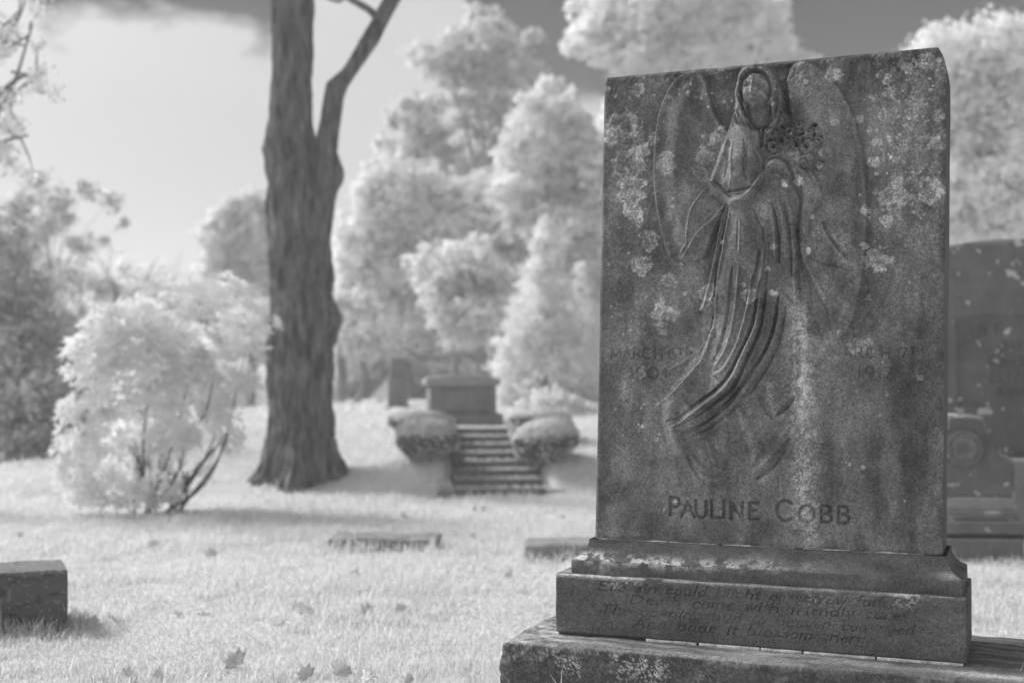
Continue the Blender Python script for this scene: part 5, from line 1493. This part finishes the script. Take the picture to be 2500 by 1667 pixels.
# dark trunks standing behind the mound
for i_, (pts_, Y_, r0, lb_) in enumerate((([(826, 1000), (835, 930), (832, 880), (840, 800)], 25, .10, 'dark slim trunk right beside the big forked trunk'), ([(855, 1000), (880, 965), (890, 920), (886, 870)], 24.5, .06, 'thin leaning curved trunk left of the white shelter'),
                                      ([(1108, 980), (1110, 910), (1116, 860), (1122, 800)], 25.5, .08, 'dark trunk rising directly behind the altar tomb lid'), ([(1190, 1000), (1186, 930), (1180, 870), (1176, 810)], 25.5, .06, 'dark trunk between the altar tomb and the pointed evergreen'),
                                      ([(600, 1040), (612, 980), (616, 900), (622, 830)], 24, .08, 'slim trunk behind the shrub beside the big trunk'))):
    p0 = at(pts_[0][0], 900, Y_); z0_ = float(gz(p0[0], Y_))
    t = thing('tree_stem', lb_, 'tree trunk', (p0[0], Y_, z0_))
    P_ = [at(a, b, Y_) - np.array([p0[0], Y_, z0_]) for a, b in pts_]
    P_[0][2] = -.1
    v, f = tube(P_, [r0 * 1.2, r0, r0 * .9, r0 * .7], 8, i_, .3)
    mesh_obj('trunk', v, f, M_bark, t)
    cl_ = [(P_[-1][0] + dx, dy_, P_[-1][2] + dz, .5, .5, .35) for dx, dy_, dz in ((0, 0, .2), (.3, .2, .5), (-.3, .1, .45))]
    crown('crown', cl_, .11, 75, .45, t, 90 + i_)
lb3 = at(1085, 873, 21); 
t = thing('tree_stem', 'dark horizontal bough crossing between the pedestal top and the altar tomb', 'tree trunk', (lb3[0] + 1.0, 22.6, float(gz(lb3[0] + 1.0, 22.6))))
o_ = np.array(t.location)
P_ = [np.array([0, 0, -.1]), np.array([-.1, 0, .5])] + [at(a, b, 22.6) - o_ for a, b in ((1130, 862), (1082, 868), (1020, 868), (995, 852), (975, 850))]
v, f = tube(P_, [.09, .08, .06, .05, .045, .03, .015], 8, 3)
mesh_obj('trunk', v, f, M_bark, t)
# pale grey hedge bank behind the mound: countless twigs, one mass
hb = []
rg = np.random.default_rng(99)
for px in range(-150, 2700, 42):
    Y_ = 31 + rg.uniform(-1, 1)
    p = at(px, 965 + rg.uniform(-14, 14), Y_)
    hb.append((p[0], Y_, p[2], .45, .5, .5 + rg.uniform(0, .25)))
    if 780 < px < 1340:
        for kk in range(3):
            hb.append((p[0] + rg.uniform(-.3, .3), Y_ + .5, p[2] + .8 + kk * .45, .5, .5, .4))
    hb.append((p[0] + .2, Y_ - .4, p[2] + .45 + rg.uniform(-.1, .2), .4, .5, .4))
tag(crown('undergrowth', hb, .13, 60, .50, None, 98), 'low grey undergrowth closing the space under the far trees', 'undergrowth', kind='stuff')

# ------------------------------------------------------------------ pale rhododendron at left
SY = 12.7
sp0 = at(360, 1240, SY)
rh = thing('rhododendron', 'big pale rhododendron of narrow whorled leaves left of the trunk', 'shrub', (sp0[0], SY, float(gz(sp0[0], SY))))
rows = [(300, 790, 100, 50), (350, 770, 60, 50), (480, 740, 95, 60), (550, 700, 40, 34), (590, 790, 60, 50), (640, 795, 34, 15), (675, 790, 14, 10), (205, 885, 52, 66), (180, 1000, 46, 50), (165, 1080, 36, 40), (185, 1150, 60, 50), (230, 1210, 70, 34), (300, 1190, 80, 56), (380, 1195, 50, 44), (420, 960, 140, 100), (530, 880, 96, 76), (320, 920, 130, 120), (400, 850, 140, 90), (440, 1190, 24, 30), (560, 1075, 46, 30), (350, 1090, 90, 70), (240, 1080, 70, 60), (590, 940, 36, 40), (520, 1010, 60, 40), (430, 1060, 70, 40), (270, 860, 70, 70), (640, 860, 16, 30), (545, 640, 0.1, .1)]
cl = wclumps(rows, SY, seed=8, jit=.35, dy=.75)
rng = np.random.default_rng(44)
Vs, Fs, Ts, off = [], [], [], 0
base_w = np.array([sp0[0], SY, float(gz(sp0[0], SY))])
for c in cl:
    R = np.array(c[3:6]); area = (R[0] * R[2] + R[0] * R[1] + R[1] * R[2]) * 4.2
    n = int(area * 60)
    d = rng.normal(size=(n, 3)); d /= np.linalg.norm(d, axis=1, keepdims=True)
    P_ = np.array(c[:3]) + d * R * rng.uniform(.45, 1.06, n)[:, None] - base_w
    P_ = P_[P_[:, 2] > .03]
    for p in P_:
        ax = (p - np.array([0, 0, .9])) ; ax = ax / (np.linalg.norm(ax) + 1e-6) + rng.normal(size=3) * .3 + np.array([0, 0, .55]); ax /= np.linalg.norm(ax)
        r1 = np.cross(ax, [.3, .8, .1]); r1 /= np.linalg.norm(r1); r2 = np.cross(ax, r1)
        kf = rng.integers(6, 9); ph = rng.uniform(0, 6)
        ln = rng.uniform(.08, .135); tn_ = .95 * rng.uniform(.85, 1.04)
        for j in range(kf):
            a = ph + j * 2 * pi / kf + rng.normal() * .2
            dr_ = r1 * cos(a) + r2 * sin(a)
            up_ = rng.uniform(-.15, .75)
            tip = p + (dr_ + ax * up_) * ln
            mid = p + (dr_ * .55 + ax * (up_ * .6 + .12)) * ln
            side = np.cross(dr_, ax); side /= np.linalg.norm(side) + 1e-9
            w_ = ln * .17
            Vs += [p, mid + side * w_, tip, mid - side * w_]
            Ts += [tn_] * 4
            Fs.append((off, off + 1, off + 2, off + 3)); off += 4
mesh_obj('foliage', np.array(Vs), np.array(Fs), M_leaf, rh, {'tone': np.clip(Ts, .1, .95)}, smooth=False)
st_ = []
for a, b, c_ in (((345, 1240), (430, 1160), (455, 1060)), ((350, 1240), (410, 1120), (480, 850)), ((400, 1240), (500, 1120), (560, 960)), ((420, 1240), (520, 1140), (560, 1060)), ((360, 1240), (350, 1080), (380, 860)), ((380, 1240), (520, 1150), (600, 860)), ((455, 1180), (540, 1075), (575, 1050)), ((455, 1060), (500, 1010), (520, 930))):
    yb_ = SY + rng.uniform(-.3, .3)
    P_ = [at(a[0], a[1], SY) - base_w, at(b[0], b[1], yb_) - base_w, at(c_[0], c_[1], yb_) - base_w]
    P_[0][2] = max(P_[0][2], -.05) if a[1] < 1235 else -.05
    st_.append(tube(P_, [.020, .012, .005], 6, 2, .3))
rg9 = np.random.default_rng(6)
for k9 in range(9):
    b9 = at(330 + k9 * 15, 1238, SY) - base_w; b9[2] = -.05
    st_.append(twigs(b9, (rg9.uniform(-.5, .7), rg9.uniform(-.3, .3), 1.0), 2, rg9.uniform(.45, .7), 400 + k9, rg9.uniform(.009, .017)))
V_, F_ = merge(st_)
mesh_obj('stem', V_, F_, stone_mat('shrub_bark', tone=.09, attr=False, grain=.2, gscale=40), rh)

# ------------------------------------------------------------------ grass
def in_foot(x, y):
    dx, dy = x - MO[0], y - MO[1]
    lx, ly = dx * MU[0] + dy * MU[1], dx * MV[0] + dy * MV[1]
    m_ = (lx > -.28) & (lx < 1.61) & (ly > -.29) & (ly < .53)
    dx, dy = x - bp_[0], y - 6.75
    c, s = cos(radians(24)), sin(radians(24))
    lx, ly = dx * c + dy * s, -dx * s + dy * c
    m_ |= (lx > -.95) & (lx < .0) & (ly > 0) & (ly < .42)
    m_ |= (x > -1.45) & (x < -.58) & (y > 9.97) & (y < 10.35)
    m_ |= (x > .10) & (x < .85) & (y > 9.27) & (y < 9.62)
    dx, dy = x + .125, y - 14.3
    c, s = cos(radians(7)), sin(radians(7))
    lx, ly = dx * c + dy * s, -dx * s + dy * c
    m_ |= (np.abs(lx) < .70) & (ly > 0) & (ly < 3.2)
    m_ |= (np.abs(lx) < .56) & (ly > 3) & (ly < 4.0)
    return m_
rng = np.random.default_rng(77)
Cs = []
for y0_, y1_, dn in ((4.0, 6.5, 9000), (6.5, 8.5, 5200), (8.5, 12, 2300), (12, 17, 900), (17, 24, 420)):
    hwid = .62 if y1_ <= 12 else .5
    n = int(hwid * 2 * (y1_ ** 2 - y0_ ** 2) / 2 * dn)
    y = np.sqrt(rng.uniform(y0_ ** 2, y1_ ** 2, n))
    x = y * rng.uniform(-hwid, hwid, n)
    Cs.append(np.stack([x, y], 1))
C = np.vstack(Cs)
den = fbm(C[:, 0] * 2.2, C[:, 1] * 2.2, 0, 4, 120)
keep = ~in_foot(C[:, 0], C[:, 1]) & (rng.random(len(C)) < .55 + .5 * sm(.38, .55, den))
C = C[keep]; den = den[keep]
n = len(C)
z = gz(C[:, 0], C[:, 1])
h = (.022 + .036 * rng.random(n) ** 1.8) * (.6 + .9 * sm(.35, .65, den)) * np.where(rng.random(n) < .04, 1.8, 1) * (.8 + .5 * sm(.4, .62, fbm(C[:, 0] * 1.1, C[:, 1] * 1.1, 4, 3, 121)))
near_ = np.zeros(n, bool)
for dx_, dy_ in ((.07, 0), (-.07, 0), (0, .07), (0, -.07), (.13, 0), (-.13, 0), (0, .13)):
    near_ |= in_foot(C[:, 0] + dx_, C[:, 1] + dy_)
h = h * np.where(near_ & (C[:, 1] < 12), 1.9, 1)
wv = (.0016 + .00033 * C[:, 1]) * rng.uniform(.7, 1.3, n)
ad = rng.uniform(0, 2 * pi, n); lean = rng.uniform(.1, 1.0, n) * h
wa = ad + pi / 2 + rng.normal(size=n) * .4
wx_, wy_ = np.cos(wa) * wv, np.sin(wa) * wv
lx_, ly_ = np.cos(ad) * lean, np.sin(ad) * lean
b0 = np.stack([C[:, 0] - wx_, C[:, 1] - wy_, z - .01], 1); b1 = np.stack([C[:, 0] + wx_, C[:, 1] + wy_, z - .01], 1)
m0 = np.stack([C[:, 0] - wx_ * .8 + lx_ * .35, C[:, 1] - wy_ * .8 + ly_ * .35, z + h * .6], 1); m1 = np.stack([C[:, 0] + wx_ * .8 + lx_ * .35, C[:, 1] + wy_ * .8 + ly_ * .35, z + h * .6], 1)
tp_ = np.stack([C[:, 0] + lx_, C[:, 1] + ly_, z + h * .95], 1)
V_ = np.stack([b0, b1, m1, m0, tp_], 1).reshape(-1, 3)
i5 = np.arange(n) * 5
q = np.stack([i5, i5 + 1, i5 + 2, i5 + 3], 1); tr = np.stack([i5 + 3, i5 + 2, i5 + 4], 1)
tg = np.clip(.80 * (1 + .06 * rng.normal(size=n)) * (.92 + .1 * sm(.35, .6, den)), .2, .96)
gr = mesh_obj('grass', V_, [q, tr], M_grass, None, {'tone': tg.repeat(5)}, smooth=False)
tag(gr, 'pale glowing short grass covering the cemetery lawn', 'grass', kind='stuff')

# ------------------------------------------------------------------ fallen maple leaves
ang = np.radians([90, 78, 66, 52, 42, 30, 14, 2, -14, -30, -52, -72, -88, -92, -108, -128, -150, -166, 178, 166, 150, 138, 128, 114, 102])
rad = np.array([.92, .66, .60, .66, .82, .66, .64, .84, .64, .54, .52, .44, .2, .2, .44, .52, .54, .64, .84, .64, .66, .82, .66, .60, .66])
def leaf_mesh(seed):
    rg = np.random.default_rng(seed)
    r = rad * (1 + .08 * rg.normal(size=len(rad)))
    rings = []
    for k_ in (.33, .66, 1.0):
        rings.append(np.stack([np.cos(ang) * r * k_, np.sin(ang) * r * k_], 1))
    P = np.vstack([[[0, 0]]] + rings) * .5
    zc = rg.uniform(.8, 1.8) * rg.choice([-1, 1]) * P[:, 0] ** 2 + rg.uniform(-1.3, 1.3) * P[:, 1] ** 2 + rg.uniform(-1.2, 1.2) * P[:, 0] * P[:, 1] + .05 * np.abs(np.sin(np.arctan2(P[:, 1], P[:, 0]) * 2.5)) * np.hypot(P[:, 0], P[:, 1])
    V = np.column_stack([P, zc])
    n_ = len(ang)
    tri = [(0, 1 + j, 1 + (j + 1) % n_) for j in range(n_)]
    qd = [(1 + a * n_ + j, 1 + (a + 1) * n_ + j, 1 + (a + 1) * n_ + (j + 1) % n_, 1 + a * n_ + (j + 1) % n_) for a in (0, 1) for j in range(n_)]
    stem = [(-.012, -.08, 0), (.012, -.08, 0), (.012, -.5, .05), (-.012, -.5, .05)]
    base = len(V)
    V = np.vstack([V, stem])
    qd.append((base, base + 1, base + 2, base + 3))
    tone_ = rg.uniform(.68, .88)
    tv = tone_ * (1 - .12 * np.cos(np.arctan2(V[:, 1], V[:, 0]) * 10))
    o = mesh_obj('fallen_leaf', V, [np.array(tri), np.array(qd)], M_dead, None, {'tone': tv})
    sol = o.modifiers.new('thickness', 'SOLIDIFY'); sol.thickness = .012
    return o
protos = [leaf_mesh(200 + i) for i in range(6)]
def gpt(px, py):
    Y_ = CH * F / max(py - 925, 40)
    for _ in range(3):
        Y_ = (CH - float(gz((px - 1250) / F * Y_, Y_))) * F / (py - 925)
    return (px - 1250) / F * Y_, Y_
near = [(578, 1628, .15, 1.25, 0, 'large curled maple leaf standing in the grass left of centre foreground'), (515, 1645, .10, .4, 2, 'small maple leaf tilted in grass left of the large curled one'), (750, 1655, .11, 1.3, 1, 'pointed maple leaf upright at the bottom edge, left of the broad one'), (833, 1650, .13, .9, 3, 'broad maple leaf folded over at the bottom edge'), (896, 1662, .10, .7, 4, 'maple leaf half buried right of the broad folded leaf'), (1002, 1662, .07, 1.2, 5, 'little pointed leaf tip at the bottom edge toward the plinth'), (1150, 1650, .12, .8, 1, 'maple leaf lying just left of the rough plinth'),
        (490, 1488, .13, .15, 3, 'flat pale maple leaf in mid grass right of the dark block'), (978, 1492, .10, 1.1, 2, 'maple leaf on edge in mid grass under the flat marker'), (1058, 1502, .10, 1.0, 0, 'maple leaf on edge nearer the carved monument'), (505, 1425, .11, .3, 4, 'pale maple leaf lying in mid grass'), (575, 1432, .10, .6, 5, 'pale maple leaf beside another in mid grass'), (318, 1650, .10, .5, 1, 'maple leaf low in grass near the bottom left'), (395, 1655, .09, 1.0, 2, 'upright maple leaf near the bottom left corner')]
used = set()
def put_leaf(x, y, s, tilt, k, label):
    p = protos[k]
    if k in used:
        o = p.copy(); COL.objects.link(o)
    else:
        o = p; used.add(k)
    o.location = (x, y, float(gz(x, y)) + .020 + .24 * s * sin(min(tilt, 1.3)) )
    o.scale = (s, s, s)
    r_ = random.Random(int(x * 1000))
    o.rotation_euler = (tilt, r_.uniform(-.6, .6), r_.uniform(-2.2, 2.2) if tilt < .8 else r_.uniform(-.8, .8))
    tag(o, label, 'leaf', 'fallen maple leaves on the grass')
    return o
for px, py, s, tl, k, lb_ in near:
    x, y = gpt(px, py + 8)
    put_leaf(x, y, s, tl, k, lb_)
rg = np.random.default_rng(7)
cnt = 0
while cnt < 34:
    px, py = rg.uniform(20, 1420), 1225 + 330 * rg.random() ** 1.3
    x, y = gpt(px, py)
    if in_foot(np.array([x]), np.array([y]))[0] or (px < 230 and py > 1360):
        continue
    put_leaf(x, y, rg.uniform(.09, .14), rg.choice([.15, .4, .9, 1.2]), int(rg.integers(0, 6)), 'small blurred fallen leaf among many scattered over the middle lawn')
    cnt += 1

# ------------------------------------------------------------------ autumn air
def haze():
    m, t = mat('air')
    o = t.nodes.new('ShaderNodeOutputMaterial')
    v = t.nodes.new('ShaderNodeVolumePrincipled')
    v.inputs['Color'].default_value = (1, 1, 1, 1)
    v.inputs['Density'].default_value = 0.0042
    v.inputs['Anisotropy'].default_value = 0.2
    t.links.new(v.outputs[0], o.inputs['Volume'])
    c = [(x, y, z) for x in (-320, 320) for y in (-60, 520) for z in (-2, 17)]
    f = [(0, 1, 3, 2), (4, 6, 7, 5), (0, 4, 5, 1), (2, 3, 7, 6), (0, 2, 6, 4), (1, 5, 7, 3)]
    o = mesh_obj('haze', c, np.array(f), m, smooth=False)
    tag(o, None, None, kind='stuff')
haze()
